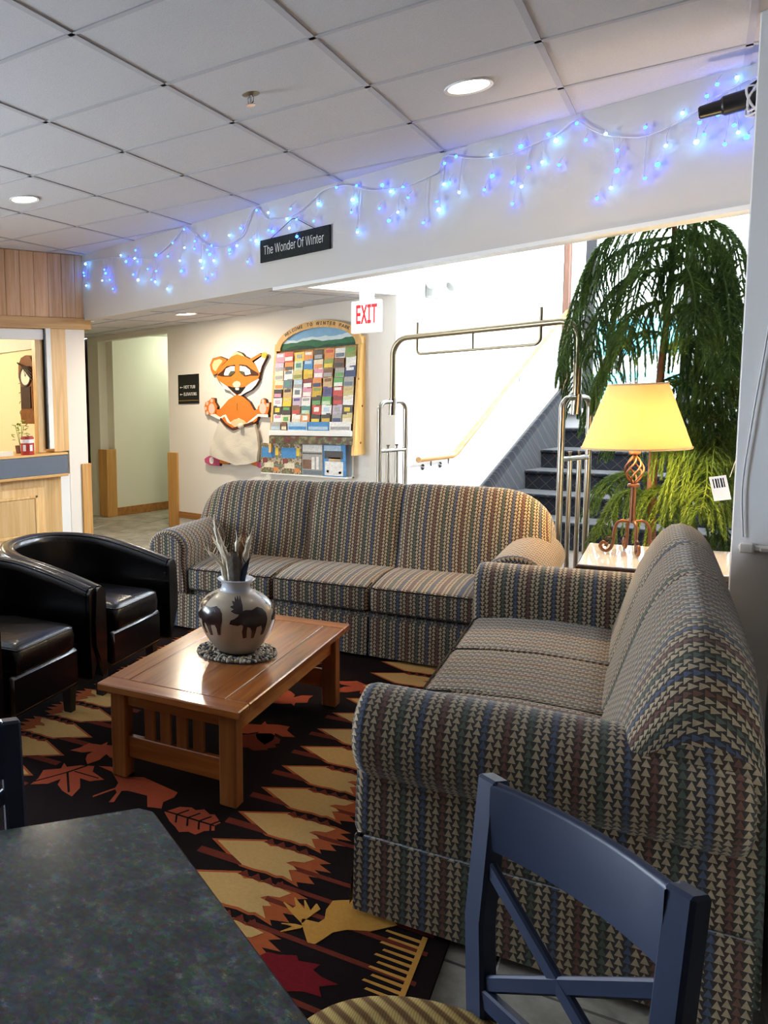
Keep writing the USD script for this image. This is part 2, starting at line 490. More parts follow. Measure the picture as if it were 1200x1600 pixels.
n['p'] = ('principled_bsdf', {'roughness': .95, 'specular_ior_level': .15, 'sheen_weight': .3}); l.append(('c.color', 'p.base_color'))
mat('stair_carpet', n, l, 'p.BSDF')

# ribbed chair cushion: tan and brown stripes, from object x
mat('ribbed_seat', {'g': ('texture_coordinate', {}), 'w': ('wave_texture', {'wave_type': 'bands', 'bands_direction': 'y', 'scale': 12.0, 'distortion': .3, 'detail': 1.0}),
    'w2': ('wave_texture', {'wave_type': 'bands', 'bands_direction': 'diagonal', 'scale': 120.0}),
    'r': ('rgb_ramp', {'ramp': [(.2, lin('#6a4d27')), (.5, lin('#9c7d44')), (.8, lin('#b59a5c'))]}),
    'm': ('mix', {'mix_type': 'multiply', 'fac': .35}),
    'b': ('bump', {'strength': .4, 'distance': .004}), 'p': ('principled_bsdf', {'roughness': .9, 'specular_ior_level': .2})},
    [('g.object', 'w.vector'), ('g.object', 'w2.vector'), ('w.fac', 'r.fac'), ('r.color', 'm.color1'), ('w2.color', 'm.color2'), ('m.color', 'p.base_color'), ('w.fac', 'b.height'), ('b.normal', 'p.normal')], 'p.BSDF')

# lamp shade: parchment that lets light through
mat('shade_parchment', {'d': ('diffuse_bsdf', {'color': lin('#d8c49a')}), 't': ('translucent_bsdf', {'color': lin('#ecd6a6')}), 'm': ('mix_closure', {'fac': .27})},
    [('d.BSDF', 'm.closure1'), ('t.BSDF', 'm.closure2')], 'm.closure')
# needles; the second pair has the lamp glow put into its colour
for nm, c1, c2 in (('needle_dark', '#3a5226', '#62803c'), ('needle_lamplit', '#4c6626', '#788f3a')):
    mat(nm, {'g': ('geometry', {}), 'n': ('noise_texture', {'scale': 9.0, 'detail': 3.0}), 'r': ('rgb_ramp', {'ramp': [(.3, lin(c1)), (.7, lin(c2))]}),
        'd': ('principled_bsdf', {'roughness': .55, 'specular_ior_level': .3}), 't': ('translucent_bsdf', {}), 'm': ('mix_closure', {'fac': .35})},
        [('g.position', 'n.vector'), ('n.fac', 'r.fac'), ('r.color', 'd.base_color'), ('r.color', 't.color'), ('d.BSDF', 'm.closure1'), ('t.BSDF', 'm.closure2')], 'm.closure')
# window pane
mat('pane_glass', {'t': ('transparent_bsdf', {'color': (.97, .98, 1.0)}), 'g': ('glossy_bsdf', {'color': (1, 1, 1), 'roughness': .02}), 'f': ('fresnel', {'IOR': 1.45}), 'm': ('mix_closure', {})},
    [('f.fac', 'm.fac'), ('t.BSDF', 'm.closure1'), ('g.BSDF', 'm.closure2')], 'm.closure')
# printed covers of the brochures
PRINT = {'white': '#e9e7e2', 'cream': '#e0d4b4', 'grey': '#9b9a98', 'slate': '#5d6a74', 'dark': '#34312f', 'brown': '#6f4a33', 'maroon': '#7a2b2a', 'red': '#c03a33', 'orange': '#d9803a',
         'yellow': '#e3c22e', 'gold': '#c9a02c', 'olive': '#7d8a3f', 'green': '#4f9a4a', 'pale_green': '#bcd3b4', 'teal': '#3f7d78', 'blue': '#2f7cc0', 'navy': '#2c3a63', 'light_blue': '#a9c6dd',
         'lilac': '#b9a9c4', 'pink': '#cf86a0', 'tan': '#c2a06c', 'khaki': '#c6b673', 'purple': '#4d3f7a'}
for k, c in PRINT.items():
    c = '#' + ''.join(f'{int(int(c[i:i + 2], 16) * .84 + 255 * .16):02x}' for i in (1, 3, 5))
    plain('print_' + k, c, .4, .4, vary=.22, vscale=55)
for nm, ramp in (('print_alpine', ['#2a3f7a', '#5b7fd0', '#8a9a6a', '#6a4a3a', '#d8c9b0', '#3a3a44', '#c06a3a']), ('print_floral', ['#3a2a24', '#7a2f3a', '#4a5a3a', '#9a8a6a', '#2f2422'])):
    mat(nm, {'g': ('texture_coordinate', {}), 'n': ('noise_texture', {'scale': 22.0, 'detail': 5.0, 'roughness': .6}), 'r': ('rgb_ramp', {'ramp': [(.25 + .5 * i / (len(ramp) - 1), lin(c)) for i, c in enumerate(ramp)]}),
        'p': ('principled_bsdf', {'roughness': .35})}, [('g.object', 'n.vector'), ('n.fac', 'r.fac'), ('r.color', 'p.base_color')], 'p.BSDF')

# ------------------------------------------------------------------ the setting
ZC, ZH = 2.69, 2.11                      # lobby ceiling, lower hall ceiling
YS, YB, XF, XST = 4.55, 5.87, -6.07, -3.756


def setting(name, label):
    return thing(name, label, None, kind='structure')


# ceiling grids of square panels
GO, GM, GC, GA = np.array([-2.928, 1.046]), np.array([-.2894, .9572]), np.array([.9572, .2894]), .648


def ceiling_grid(name, label, poly, z, o, m, c, a, holes=(), max_parts=300):
    root = setting(name, label)
    obj('plenum', prism(poly.buffer(.25 if z > 2.3 else .0, join_style=2), z + .05, z + .09), 'plenum', root)
    x0, y0, x1, y1 = poly.bounds
    R = int(max(x1 - x0, y1 - y0) / a) + 3
    cen = np.array([(x0 + x1) / 2, (y0 + y1) / 2]); base = np.round(np.linalg.solve(np.array([c, m]).T, cen - o) / a).astype(int)
    hole = unary_union([sg.Point(h).buffer(.085) for h in holes]) if holes else None
    w = .012
    for i in range(-R, R):
        for j in range(-R, R):
            i2, j2 = base[0] + i, base[1] + j
            p = [o + c * a * (i2 + u) + m * a * (j2 + v) for u, v in ((0, 0), (1, 0), (1, 1), (0, 1))]
            cell = sg.Polygon(p).buffer(-w, join_style=2).intersection(poly)
            if hole is not None:
                cell = cell.difference(hole)
            if cell.area > .004:
                obj('ceiling_panel', prism(cell, z + .005, z + .03), 'ceiling_tile', root)
    for d, q in ((m, c), (c, m)):
        for k in range(-R, R):
            k2 = (base[0] if d is m else base[1]) + k
            ctr = o + q * a * k2
            along = d * ((cen - o) @ d)
            s = sg.LineString([ctr + along - d * 14, ctr + along + d * 14]).buffer(w, cap_style=2).intersection(poly)
            if hole is not None:
                s = s.difference(hole)
            if s.area > .004:
                obj('tee_bar', prism(s, z, z + .006), 'tee_bar', root)
    return root


lobby = sg.Polygon([(XF, -2.2), (1.6, -2.2), (1.6, 3.95), (-1.08, 3.95), (-1.08, YS), (XF, YS)])
DL = [(-4.582, 2.979), (-2.022, 3.688)]
ceiling_grid('ceiling', 'white suspended ceiling of square panels over the lobby', lobby, ZC, GO, GM, GC, GA, DL)
hall = sg.Polygon([(-9.2, YS + .12), (-3.86, YS + .12), (-3.86, YB), (-9.2, YB)])
ceiling_grid('ceiling', 'lower white panel ceiling over the hall behind the beam', hall, ZH, np.array([-9.2, 4.9]), np.array([0, 1.0]), np.array([1.0, 0]), .648, [(-5.371, 5.171)])

# floor: stone tiles, left out where the rug hides them
floor = setting('floor', 'grey-beige stone tile floor of the lobby and hall')
obj('floor_bed', box(-9.4, 2, -2.4, 9, -.06, -.006), 'stone_grout', floor)
RO, RE, RN = np.array([-.946, 1.657]), np.array([-.3305, .9438]), np.array([-.9438, -.3305])
rug_poly = sg.Polygon([RO + RN * s + RE * t for s, t in ((0, -1.3), (2.75, -1.3), (2.75, 2.42), (0, 2.42))])
th = math.radians(18); te, tn = np.array([math.cos(th), math.sin(th)]), np.array([-math.sin(th), math.cos(th)])
fields = unary_union([sg.box(-8.2, 3.4, -6.0, 7.4), sg.box(-1.25, .2, 1.4, 2.6), sg.box(-6.05, 1.6, -2.8, 5.85)]).difference(rug_poly.buffer(-.2))
sofa_hide = sg.Polygon([(-3.4, 3.3), (-1.8, 3.85), (-2.2, 4.6), (-3.8, 4.0)])
fields = fields.difference(sofa_hide)
o = np.array([-.889, 1.79])
for i in range(-30, 30):
    for j in range(-30, 30):
        p = [o + te * .36 * (i + u) + tn * .36 * (j + v) for u, v in ((0, 0), (1, 0), (1, 1), (0, 1))]
        c = sg.Polygon(p)
        if c.intersection(fields).area > .04:
            q = c.buffer(-.006, join_style=2)
            ctr = np.array(q.centroid.coords[0]); pts = []
            for (x, y), in [(k,) for k in list(q.exterior.coords)[:4]]:
                d = ctr - np.array([x, y]); d /= np.linalg.norm(d)
                pts += [[x, y, -.006], [x, y, -.004], [x + d[0] * .006, y + d[1] * .006, 0]]
            obj('floor_tile', trimesh.convex.convex_hull(np.array(pts)), 'stone_tile', floor)

# beam wall over the opening, pillar and right walls
struct('wall_beam', box(XF, -1.0, YS, YS + .12, ZH, 4.2), 'beam_paint', label='white beam wall across the room hung with blue lights')
struct('trim_1', box(-3.86, -1.08, YS - .004, YS + .124, ZH - .022, ZH), 'white_trim', label='thin wooden edge along the bottom of the beam')
pil = setting('wall_right', 'white wall end at the right beside the hanging plant')
obj('wall_panel', box(-1.08, 1.6, 3.95, 4.55, 0, ZC + .06, .006), 'cool_wall', pil)
P0 = np.array([-.556, 2.33]); pa, pb = np.array([.355, -.935]), np.array([.935, .355])
obj_poly = sg.Polygon([P0, P0 + pa * .55, P0 + pa * .55 + pb * .30, P0 + pb * .30])
struct('wall_front', prism(obj_poly, 0, .86), 'white_wall', label='cream half wall at the lower right behind the sofa')
struct('wall_east', box(1.6, 1.72, -2.3, 4.5, 0, ZC + .06), 'unseen_dark_wall', label='unseen side wall of the lobby, coloured dark to cut bounced light')
struct('wall_south', box(-6.2, 1.7, -2.3, -2.2, 0, ZC + .06), 'unseen_dark_wall', label='unseen wall behind the viewer, coloured dark to cut bounced light')  # out of view, solid and dark to hold light back

# back wall with the hallway opening
bw = setting('wall_back', 'white back wall with the hallway opening')
obj('wall_panel', box(-6.385, XST - .002, YB, YB + .12, 0, ZH + .06), 'white_wall', bw)
obj('wall_panel', box(-7.78, -7.58, YB, YB + .12, 0, ZH + .06), 'hall_wall_paint', bw)
obj('header', box(-7.58, -6.385, YB, YB + .12, 2.055, ZH + .06), 'white_wall', bw)
struct('baseboard_back', box(-6.25, -3.78, YB - .016, YB, .115, .18, .004), 'base_wood', label='wooden base strip along the back wall')
door = setting('door_1', 'dark doorway at the end of the hall')
obj('door_slab', box(-9.2, -7.78, YB + .03, YB + .08, 0, ZH), 'dark_door', door)
obj('side_slab', box(-9.26, -9.2, YS, YB + .1, 0, ZH + .1), 'dark_door', door)  # out of view, closes the hall end against light from the sky
hw = setting('wall_hallway', 'greenish grey wall inside the hallway opening')
obj('wall_panel', box(-7.60, -7.46, YB + .12, 8.6, 0, 2.2), 'hall_wall_paint', hw)
obj('end_wall', box(-7.6, -6.3, 8.4, 8.5, 0, 2.2), 'hall_wall_paint', hw)
obj('side_wall', box(-6.385, -6.3, YB + .12, 8.5, 0, 2.2), 'hall_wall_paint', hw)
obj('hallway_ceiling', box(-7.6, -6.3, YB + .1, 8.5, 2.12, 2.2), 'hall_wall_paint', hw)
struct('baseboard_hallway', box(-7.46, -7.444, YB + .12, 8.4, 0, .10, .004), 'base_wood', label='brown baseboard along the hallway wall')
for x0, x1, lab in ((-7.605, -7.44, 'wooden corner guard left of the hallway opening'), (-6.40, -6.25, 'wooden corner guard right of the hallway opening')):
    g = thing('corner_guard', lab, 'corner guard', ((x0 + x1) / 2, YB, 0), group='wooden corner guards')
    hwid = (x1 - x0) / 2
    inner = hwid if x0 < -7 else -hwid
    obj('guard_face', box(-hwid, hwid, -.022, 0, 0, .80, .004), 'guard_wood', g)
    obj('guard_return', box(min(inner, inner - .02 * np.sign(inner)), max(inner, inner - .02 * np.sign(inner)), 0, .125, 0, .80, .004), 'guard_wood', g)

# stairwell
struct('wall_stair_left', cat_(box(XST - .12, XST, YB + .06, 8.75, 0, 4.2), box(-3.856, XST, YS + .122, YB - .001, ZH - .004, 4.2), box(-3.856, XST - .003, YB + .001, YB + .1, ZH + .062, 4.2)), 'stair_wall_paint', label='bright white stairwell wall with the sloping handrail')
struct('ceiling_stair', box(-4.0, -1.0, YS, 8.8, 4.2, 4.28), 'stair_wall_paint', label='white ceiling high over the stairwell')
struct('wall_stair_end', cat_(box(XST, -3.58, 8.66, 8.78, 0, 4.2), box(-2.71, -1.0, 8.66, 8.78, 0, 4.2), box(-3.58, -2.71, 8.66, 8.78, 0, 1.10), box(-3.58, -2.71, 8.66, 8.78, 3.7, 4.2)), 'cool_wall', label='white end wall of the stairwell round the tall window')
struct('wall_stair_right', cat_(box(-1.2, -1.08, 4.56, 6.0, 0, 4.2), box(-1.2, -1.08, 8.4, 8.66, 0, 4.2), box(-1.2, -1.08, 6.0, 8.4, 0, 1.9), box(-1.2, -1.08, 6.0, 8.4, 3.9, 4.2), box(-1.08, -.9, 4.56, 4.72, 0, 4.2)), 'cool_wall', label='unseen right stairwell wall with a high opening for side daylight, behind the pillar')  # out of view; high gap placed for daylight onto the stair wall

win = setting('window_1', 'tall stairwell window with dark frame behind the plant')
obj('window_pane', box(-3.49, -2.79, 8.70, 8.706, 1.16, 3.66), 'pane_glass', win)
for x0, x1 in ((-3.58, -3.488), (-2.797, -2.71)):
    obj('window_frame', box(x0, x1, 8.665, 8.74, 1.13, 3.7, .004), 'dark_frame', win)
for z0, z1 in ((1.12, 1.18), (3.64, 3.7)):
    obj('window_frame', box(-3.488, -2.797, 8.67, 8.74, z0, z1, .004), 'dark_frame', win)
obj('window_sill', box(-3.73, -2.6, 8.585, 8.67, 1.085, 1.125, .006), 'white_trim', win)
obj('window_casing', box(-3.752, -3.70, 8.62, 8.665, 1.12, 4.1, .004), 'window_wood', win)
left_door = setting('door_2', 'unseen glazed door in the left wall, placed to let daylight in')  # out of view, placed where the left daylight comes in
for y in (-1.15, .0, 1.12):
    obj('door_stile', box(XF - .06, XF, y - .04, y + .04, 0, 2.03, .004), 'dark_frame', left_door)
for z in (.0, 1.95):
    obj('door_rail', box(XF - .06, XF, -1.15, 1.12, z, z + .08, .004), 'dark_frame', left_door)
struct('wall_entrance', cat_(box(XF - .12, XF - .001, -2.2, -1.19, 0, 2.03), box(-9.3, XF - .001, 1.165, 1.195, 0, 2.02)), 'white_wall', label='unseen white wall between the left door and the reception')

# outside the stairwell window
nb = thing('neighbouring_building', 'pale teal building with white bands seen through the stairwell window', 'building', (-4.6, 17.0, 0))
obj('facade', box(-4, 3.2, 0, 3, 0, 2.5), 'outdoor_teal', nb)
obj('wall_band', box(-4.02, 3.22, -.05, 3.02, 1.55, 1.85), 'outdoor_white', nb)
obj('wall_band', box(-4.02, 3.22, -.05, 3.02, 2.5, 2.7), 'outdoor_white', nb)
for k in range(4):
    obj('window', box(-3.4 + k * 1.6, -2.5 + k * 1.6, -.03, .02, .6, 1.4), 'outdoor_white', nb)
struct('ground', box(-20, 20, 8.9, 60, -.4, -.2), 'outdoor_snow', label='bright snowy ground outside the stairwell window')

# stairs
st = thing('staircase', 'staircase covered in dark patterned carpet rising behind the luggage cart', 'stairs', (XST, 7.22, 0))
nose = [(0.0, .232), (.32, .41), (.64, .586), (.938, .76), (1.32, .944)]
SW = 2.5


def quad(a, b, c, d, uo=(0, 0)):
    P = np.array([[a, b], [d, c]], float)
    wu, wv = np.linalg.norm(np.array(d, float) - a), np.linalg.norm(np.array(b, float) - a)
    return grid(P, [[(uo[0], uo[1]), (uo[0], uo[1] + wv)], [(uo[0] + wu, uo[1]), (uo[0] + wu, uo[1] + wv)]])


prev = 0.0
for k, (y, z) in enumerate(nose):
    y1 = nose[k + 1][0] if k + 1 < len(nose) else 1.415
    r = join(quad((.0, y + .018, prev), (.0, y + .018, z - .03), (SW, y + .018, z - .03), (SW, y + .018, prev)))
    pts = [(y + .018, z - .03), (y + .004, z - .028), (y - .004, z - .018), (y - .002, z - .005), (y + .012, z), (y1 + .018, z)]
    acc = [0]
    for q0, q1 in zip(pts, pts[1:]):
        acc.append(acc[-1] + math.dist(q0, q1))
    t = grid([[(x, a_, b_) for a_, b_ in pts] for x in (0, SW)], [[(x, .2 + v) for v in acc] for x in (0, SW)])
    s_ = obj('riser', r, 'stair_carpet', st)
    obj('tread', t, 'stair_carpet', st)
    prev = z
sk = sg.Polygon([(-.55, 0), (-.55, .06), (-.11, .466), (1.37, 1.311), (1.43, 1.311), (1.43, 0)])
skm = prism(sk, 0, .05)
v = np.array(skm.vertices)
skv = np.stack([v[:, 2], v[:, 0], v[:, 1]], 1)
obj('skirt_board', (skv, np.array(skm.faces), np.stack([v[:, 0] * .8 + v[:, 1] * .9, v[:, 1] * .02 + v[:, 0] * .1], 1)), 'stair_carpet', st)

hr = thing('handrail', 'round wooden handrail climbing the white stairwell wall', 'handrail', (XST + .075, 6.07, .806))
pth = np.array([(0, 0, 0), (0, .25, 0), (0, .50, .002), (0, .56, .02), (0, .7, .11), (0, 1.5, .62), (0, 2.4, 1.19), (0, 2.5, 1.255)])
obj('rail', tube(pth, .024, 12), 'rail_wood', hr, smooth=40)
for y in (.18, .44):
    obj('bracket', cat_(tube([(0, y, -.02), (0, y, -.06), (-.07, y, -.075)], .007, 6), moved(lathe([(0, 0), (.025, 0), (.025, .006), (0, .006)], 16), -.075, y, -.075, ry=math.pi / 2)), 'chrome', hr, smooth=40)
obj('bracket', tube([(0, 1.6, .66), (0, 1.6, .60), (-.07, 1.6, .58)], .007, 6), 'chrome', hr, smooth=40)

# left: reception fascia, pier, counter and the office behind it
fa = setting('wall_left', 'reception fascia of vertical honey-coloured boards')
obj('backing', box(XF - .12, XF - .012, -2.2, YS, 2.03, ZC + .08), 'fascia_wood', fa)
y = -2.2
while y < YS - .01:
    y2 = min(y + .148, YS)
    obj('board', box(XF - .014, XF, y + .0015, y2 - .0015, 2.03, ZC, .003), 'fascia_wood', fa); y = y2
struct('trim_2', box(XF - .16, XF + .012, -2.2, YS + .075, 2.025, 2.13, .004), 'trim_wood', label='honey wood ledge under the reception fascia')
pier = setting('wall_pier', 'white pier between the reception window and the hall')
obj('wall_panel', box(XF - .5, XF, 4.335, YS, 0, 2.03), 'white_wall', pier)
obj('wall_panel', box(-9.2, XF - .4, 4.45, YS, 0, 2.1), 'office_wall_paint', pier)
obj('wall_cap', box(-9.2, XF, YS, YS + .12, 2.1, ZC), 'white_wall', pier)
g = thing('corner_guard', 'wooden corner guard on the white pier behind the black tub chairs', 'corner guard', (XF, YS, 0), group='wooden corner guards')
obj('guard_face', box(0, .02, -.085, .022, 0, .79, .004), 'guard_wood', g)
obj('guard_return', box(-.10, 0, 0, .022, 0, .79, .004), 'guard_wood', g)
rw = setting('window_3', 'reception window frame of honey wood with a white track')
obj('window_jamb', box(XF - .14, XF + .004, 4.166, 4.335, .92, 2.03, .004), 'counter_wood', rw)
obj('window_track', box(XF - .05, XF + .012, 4.112, 4.166, .95, 2.03, .003), 'white_trim', rw)
obj('window_gasket', box(XF - .04, XF + .006, 4.098, 4.112, .95, 2.03), 'dark_frame', rw)
obj('window_stile', box(XF - .09, XF - .03, 4.02, 4.098, .92, 2.03, .003), 'counter_wood', rw)
obj('window_head', box(XF - .05, XF - .01, 1.2, 4.1, 1.93, 2.02), 'white_trim', rw)
off = setting('wall_office', 'cream office walls seen through the reception window')
obj('far_wall', box(-9.3, -9.2, 1.2, 4.45, 0, 2.3), 'office_wall_paint', off)
obj('office_ceiling', box(-9.3, XF - .16, 1.2, 4.46, 2.12, 2.2), 'office_wall_paint', off)
obj('office_header', box(-8.6, -6.5, 4.40, 4.449, 1.90, 2.03), 'hall_wall_paint', off)

ct = thing('reception_counter', 'reception counter with blue-grey edge and honey wood panel', 'counter', (XF, 4.25, 0))
obj('body', box(-.10, 0, -3.03, -.02, 0, .71), 'counter_wood', ct)
obj('front_panel', box(.0, .018, -1.15, -.21, .10, .62, .012), 'counter_wood', ct)
obj('panel_field', box(.018, .026, -1.03, -.33, .2, .52, .006), 'counter_wood', ct)
obj('panel_moulding', cat_(box(.016, .032, -1.06, -.30, .52, .545, .005), box(.016, .032, -.33, -.30, .18, .545, .005), box(.016, .032, -1.06, -.30, .17, .2, .005)), 'counter_wood', ct)
obj('counter_edge', box(-.3, .09, -3.03, 0, .725, .895, .003), 'blue_laminate', ct)
obj('counter_top', box(-.55, .095, -3.03, .005, .895, .915, .004), 'trim_wood', ct)
obj('lower_edging', box(-.1, .095, -3.03, .005, .70, .725, .004), 'trim_wood', ct)
obj('end_panel', box(-.3, .0, -.02, .08, 0, .71), 'white_trim', ct)

# ------------------------------------------------------------------ ceiling fixtures
def downlight(loc, label, power):
    t = thing('recessed_downlight', label, 'ceiling light', loc, group=None)
    obj('trim_ring', lathe([(.083, .03), (.083, .0), (.098, -.004), (.098, .004), (.080, .012), (.070, .05), (.083, .05)], 36), 'white_trim', t, smooth=40)
    obj('lamp', lathe([(0, .018), (.074, .018), (.074, .03), (0, .03)], 32), 'lamp_disc', t)
    d = UsdLux.DiskLight.Define(stage, t + '/beam')
    d.AddTranslateOp().Set(Gf.Vec3d(0, 0, -.012)); d.CreateRadiusAttr(.06); d.CreateIntensityAttr(power); d.CreateColorAttr((1.0, .86, .66))


downlight((*DL[0], ZC), 'lit round downlight in the ceiling at the left, near the wooden fascia', 220)
downlight((*DL[1], ZC), 'lit round downlight in the ceiling at the right, above the beam lights', 55)
downlight((-5.371, 5.171, ZH), 'small lit downlight in the low hall ceiling', 480)

sp = thing('sprinkler_head', 'small metal fire sprinkler hanging from a ceiling panel', 'sprinkler', (-2.575, 2.896, ZC + .01))
obj('escutcheon', lathe([(.0, .0), (.04, .0), (.038, -.006), (.018, -.012), (0, -.012)], 24), 'brass_trim', sp, smooth=40)
obj('frame_arm', cat_(tube([(0, 0, -.01), (.016, 0, -.02), (.014, 0, -.04), (0, 0, -.05)], .003, 6), tube([(0, 0, -.01), (-.016, 0, -.02), (-.014, 0, -.04), (0, 0, -.05)], .003, 6), tube([(0, 0, -.01), (0, 0, -.045)], .004, 6)), 'chrome', sp, smooth=40)
obj('deflector', lathe([(0, -.05), (.02, -.05), (.02, -.053), (0, -.053)], 18), 'chrome', sp)

# ------------------------------------------------------------------ beam: hanging slate sign, icicle lights, spot lamp
sg1 = thing('hanging_sign', 'dark slate sign with pale lettering hanging on the white beam', 'sign', (-3.668, YS - .012, 2.29))
obj('board', upright(prism(sg.box(-.288, .0, .288, .152), 0, .014), 0.008), 'slate_black', sg1)
tm = meshkit.text_mesh('The Wonder Of Winter', .048, .002)
b = tm.bounds; tm.apply_translation([-b[0][0], 0, 0]); tm.apply_scale([.50 / (b[1][0] - b[0][0]), 1.25, 1])
obj('lettering', upright(moved(tm, -.255, .05, .0), -.0065), 'sign_letter', sg1)
obj('hanger_wire', tube([(-.2, -.002, .15), (-.02, -.004, .243), (.0, -.004, .247), (.02, -.004, .243), (.17, -.002, .15)], .0022, 6), 'black_metal', sg1, smooth=40)

BULBS = [(-5.962, 2.604), (-6.028, 2.538), (-5.981, 2.502), (-5.986, 2.418), (-5.713, 2.518), (-5.687, 2.481), (-5.727, 2.424), (-5.636, 2.419), (-5.604, 2.338), (-5.475, 2.601), (-5.405, 2.537), (-5.285, 2.609), (-5.296, 2.545), (-5.268, 2.515), (-5.334, 2.42), (-5.241, 2.36), (-5.138, 2.435), (-5.094, 2.341), (-5.055, 2.321), (-5.026, 2.4), (-5.018, 2.525), (-4.916, 2.246), (-4.871, 2.491), (-4.82, 2.585), (-4.745, 2.438), (-4.747, 2.358), (-4.691, 2.665), (-4.696, 2.527), (-4.597, 2.562), (-4.592, 2.502), (-4.525, 2.403), (-4.498, 2.584), (-4.488, 2.264), (-4.51, 2.346), (-4.457, 2.471), (-4.434, 2.435), (-4.399, 2.382), (-4.401, 2.282), (-4.407, 2.493), (-4.239, 2.538), (-4.234, 2.433), (-4.235, 2.406), (-4.154, 2.448), (-4.137, 2.568), (-4.064, 2.321), (-3.983, 2.451), (-4.018, 2.462), (-3.978, 2.66), (-3.87, 2.62), (-3.879, 2.506), (-3.831, 2.488), (-3.716, 2.55), (-3.667, 2.602), (-3.628, 2.526), (-3.681, 2.48), (-3.639, 2.418), (-3.482, 2.486), (-3.467, 2.596), (-3.316, 2.66), (-3.181, 2.64), (-3.204, 2.562), (-3.21, 2.486), (-3.157, 2.367), (-3.168, 2.358), (-3.014, 2.468), (-3.0, 2.601), (-2.946, 2.555), (-2.869, 2.562), (-2.824, 2.488), (-2.886, 2.419), (-2.94, 2.38), (-2.73, 2.329), (-2.617, 2.517), (-2.58, 2.517), (-2.64, 2.426), (-2.634, 2.382), (-2.61, 2.628), (-2.535, 2.646), (-2.516, 2.448), (-2.385, 2.435), (-2.345, 2.496), (-2.347, 2.606), (-2.238, 2.439), (-2.227, 2.327), (-2.179, 2.401), (-2.199, 2.61), (-2.15, 2.49), (-2.092, 2.504), (-2.005, 2.468), (-2.067, 2.633), (-2.028, 2.593), (-1.934, 2.65), (-1.888, 2.556), (-1.795, 2.556), (-1.745, 2.469), (-1.745, 2.374), (-1.769, 2.302), (-1.832, 2.267), (-1.636, 2.543), (-1.55, 2.438), (-1.584, 2.365), (-1.631, 2.312), (-1.495, 2.566), (-1.423, 2.499), (-1.405, 2.442), (-1.434, 2.42), (-1.37, 2.644), (-1.41, 2.61), (-1.307, 2.655), (-1.364, 2.519), (-1.257, 2.577), (-1.238, 2.54), (-1.292, 2.523), (-1.308, 2.459), (-1.29, 2.423), (-1.252, 2.391), (-1.33, 2.382)]
CABLE = [(-6.039, 2.626), (-5.737, 2.61), (-5.515, 2.585), (-5.224, 2.527), (-5.027, 2.525), (-4.836, 2.607), (-4.69, 2.675), (-4.521, 2.535), (-4.357, 2.469), (-4.136, 2.502), (-4.014, 2.675), (-3.9, 2.58), (-3.788, 2.557), (-3.653, 2.559), (-3.514, 2.624), (-3.448, 2.658), (-3.351, 2.668), (-3.233, 2.648), (-3.097, 2.59), (-2.988, 2.569), (-2.822, 2.559), (-2.723, 2.572), (-2.646, 2.596), (-2.61, 2.663), (-2.481, 2.619), (-2.375, 2.592), (-2.241, 2.58), (-2.114, 2.603), (-2.023, 2.622), (-1.945, 2.66), (-1.878, 2.605), (-1.806, 2.552), (-1.724, 2.52), (-1.645, 2.501), (-1.558, 2.513), (-1.474, 2.544), (-1.36, 2.60), (-1.25, 2.63), (-1.15, 2.655)]
ic = thing('icicle_lights', 'string of tiny blue icicle lights draped along the white beam', 'string lights', (-6.039, YS, 2.626))
cab = spline([(x + 6.039, -.02, z - 2.626) for x, z in CABLE], 220)
obj('cable', tube(cab, .0035, 6), 'cord_white', ic, smooth=40)
drops, leads = [], []
for k, (x, z) in enumerate(BULBS):
    X, Z = x + 6.039, z - 2.626
    i = int(np.abs(cab[:, 0] - X).argmin()); top = cab[i]
    r = random.Random(k)
    yb = -.016 - .03 * r.random()
    if abs(top[2] - Z) < .28 and (k % 3 != 1):
        mid = np.array([X + r.uniform(-.012, .012), -.014, (Z + top[2]) / 2])
        leads.append(tube(spline([top, mid, (X, yb, Z + .012)], 8), .0016, 4))
    else:
        leads.append(tube([(X + .012, -.008, Z + .045), (X, yb, Z + .012)], .0016, 4))
    d = np.array([r.uniform(-.5, .5), r.uniform(-.4, .1), -1.0]); d /= np.linalg.norm(d)
    s = .0078 if k % 5 else .011
    bulb = trimesh.creation.icosphere(1, s); bulb.apply_translation(np.array([X, yb, Z]) + d * .006)
    bp = obj('bulb', bulb, 'blue_led' if k % 3 else 'blue_led_white', ic, smooth=True)
    leads.append(tube([np.array([X, yb, Z]) - d * .012, np.array([X, yb, Z])], .004, 6))
obj('drop_wire', cat_(*leads), 'cord_white', ic, kind='stuff')

spot = thing('spot_lamp', 'black spot lamp bracketed to the corner of the pillar among blue lights', 'lamp', (-1.10, 4.40, 2.52))
d0 = np.array([-.27, -.06, -.028])
obj('lamp_body', tube([d0 * .15, d0 * .35, d0 * .45, d0 * .72, d0 * .76, d0 * 1.0, d0 * 1.02], [.022, .034, .042, .040, .030, .027, .022], 20), 'black_metal', spot, smooth=40)
obj('yoke', tube([(-.12, -.03, .03), (-.06, -.01, .07), (.0, .0, .07), (.012, 0, -.05)], .009, 8), 'black_metal', spot, smooth=40)
obj('mount_plate', box(.0, .02, -.04, .04, -.08, .13, .004), 'black_metal', spot)
obj('stub_arm', tube([(.0, -.02, -.06), (-.10, -.03, -.065)], .018, 12), 'black_metal', spot, smooth=40)
cw = thing('coiled_cable', 'tangle of white light cable wrapped round the black spot lamp', 'cable', (-1.18, 4.38, 2.5))
rr = random.Random(3); pts = []
for k in range(26):
    a = k * 1.9
    pts.append((.045 * math.cos(a) + rr.uniform(-.02, .02), .03 * math.sin(a * .7) - .02, .055 * math.sin(a) + rr.uniform(-.025, .025)))
pts += [(.075, -.03, .03), (.09, -.05, -.02), (.095, -.06, -.12), (.096, -.06, -.25)]
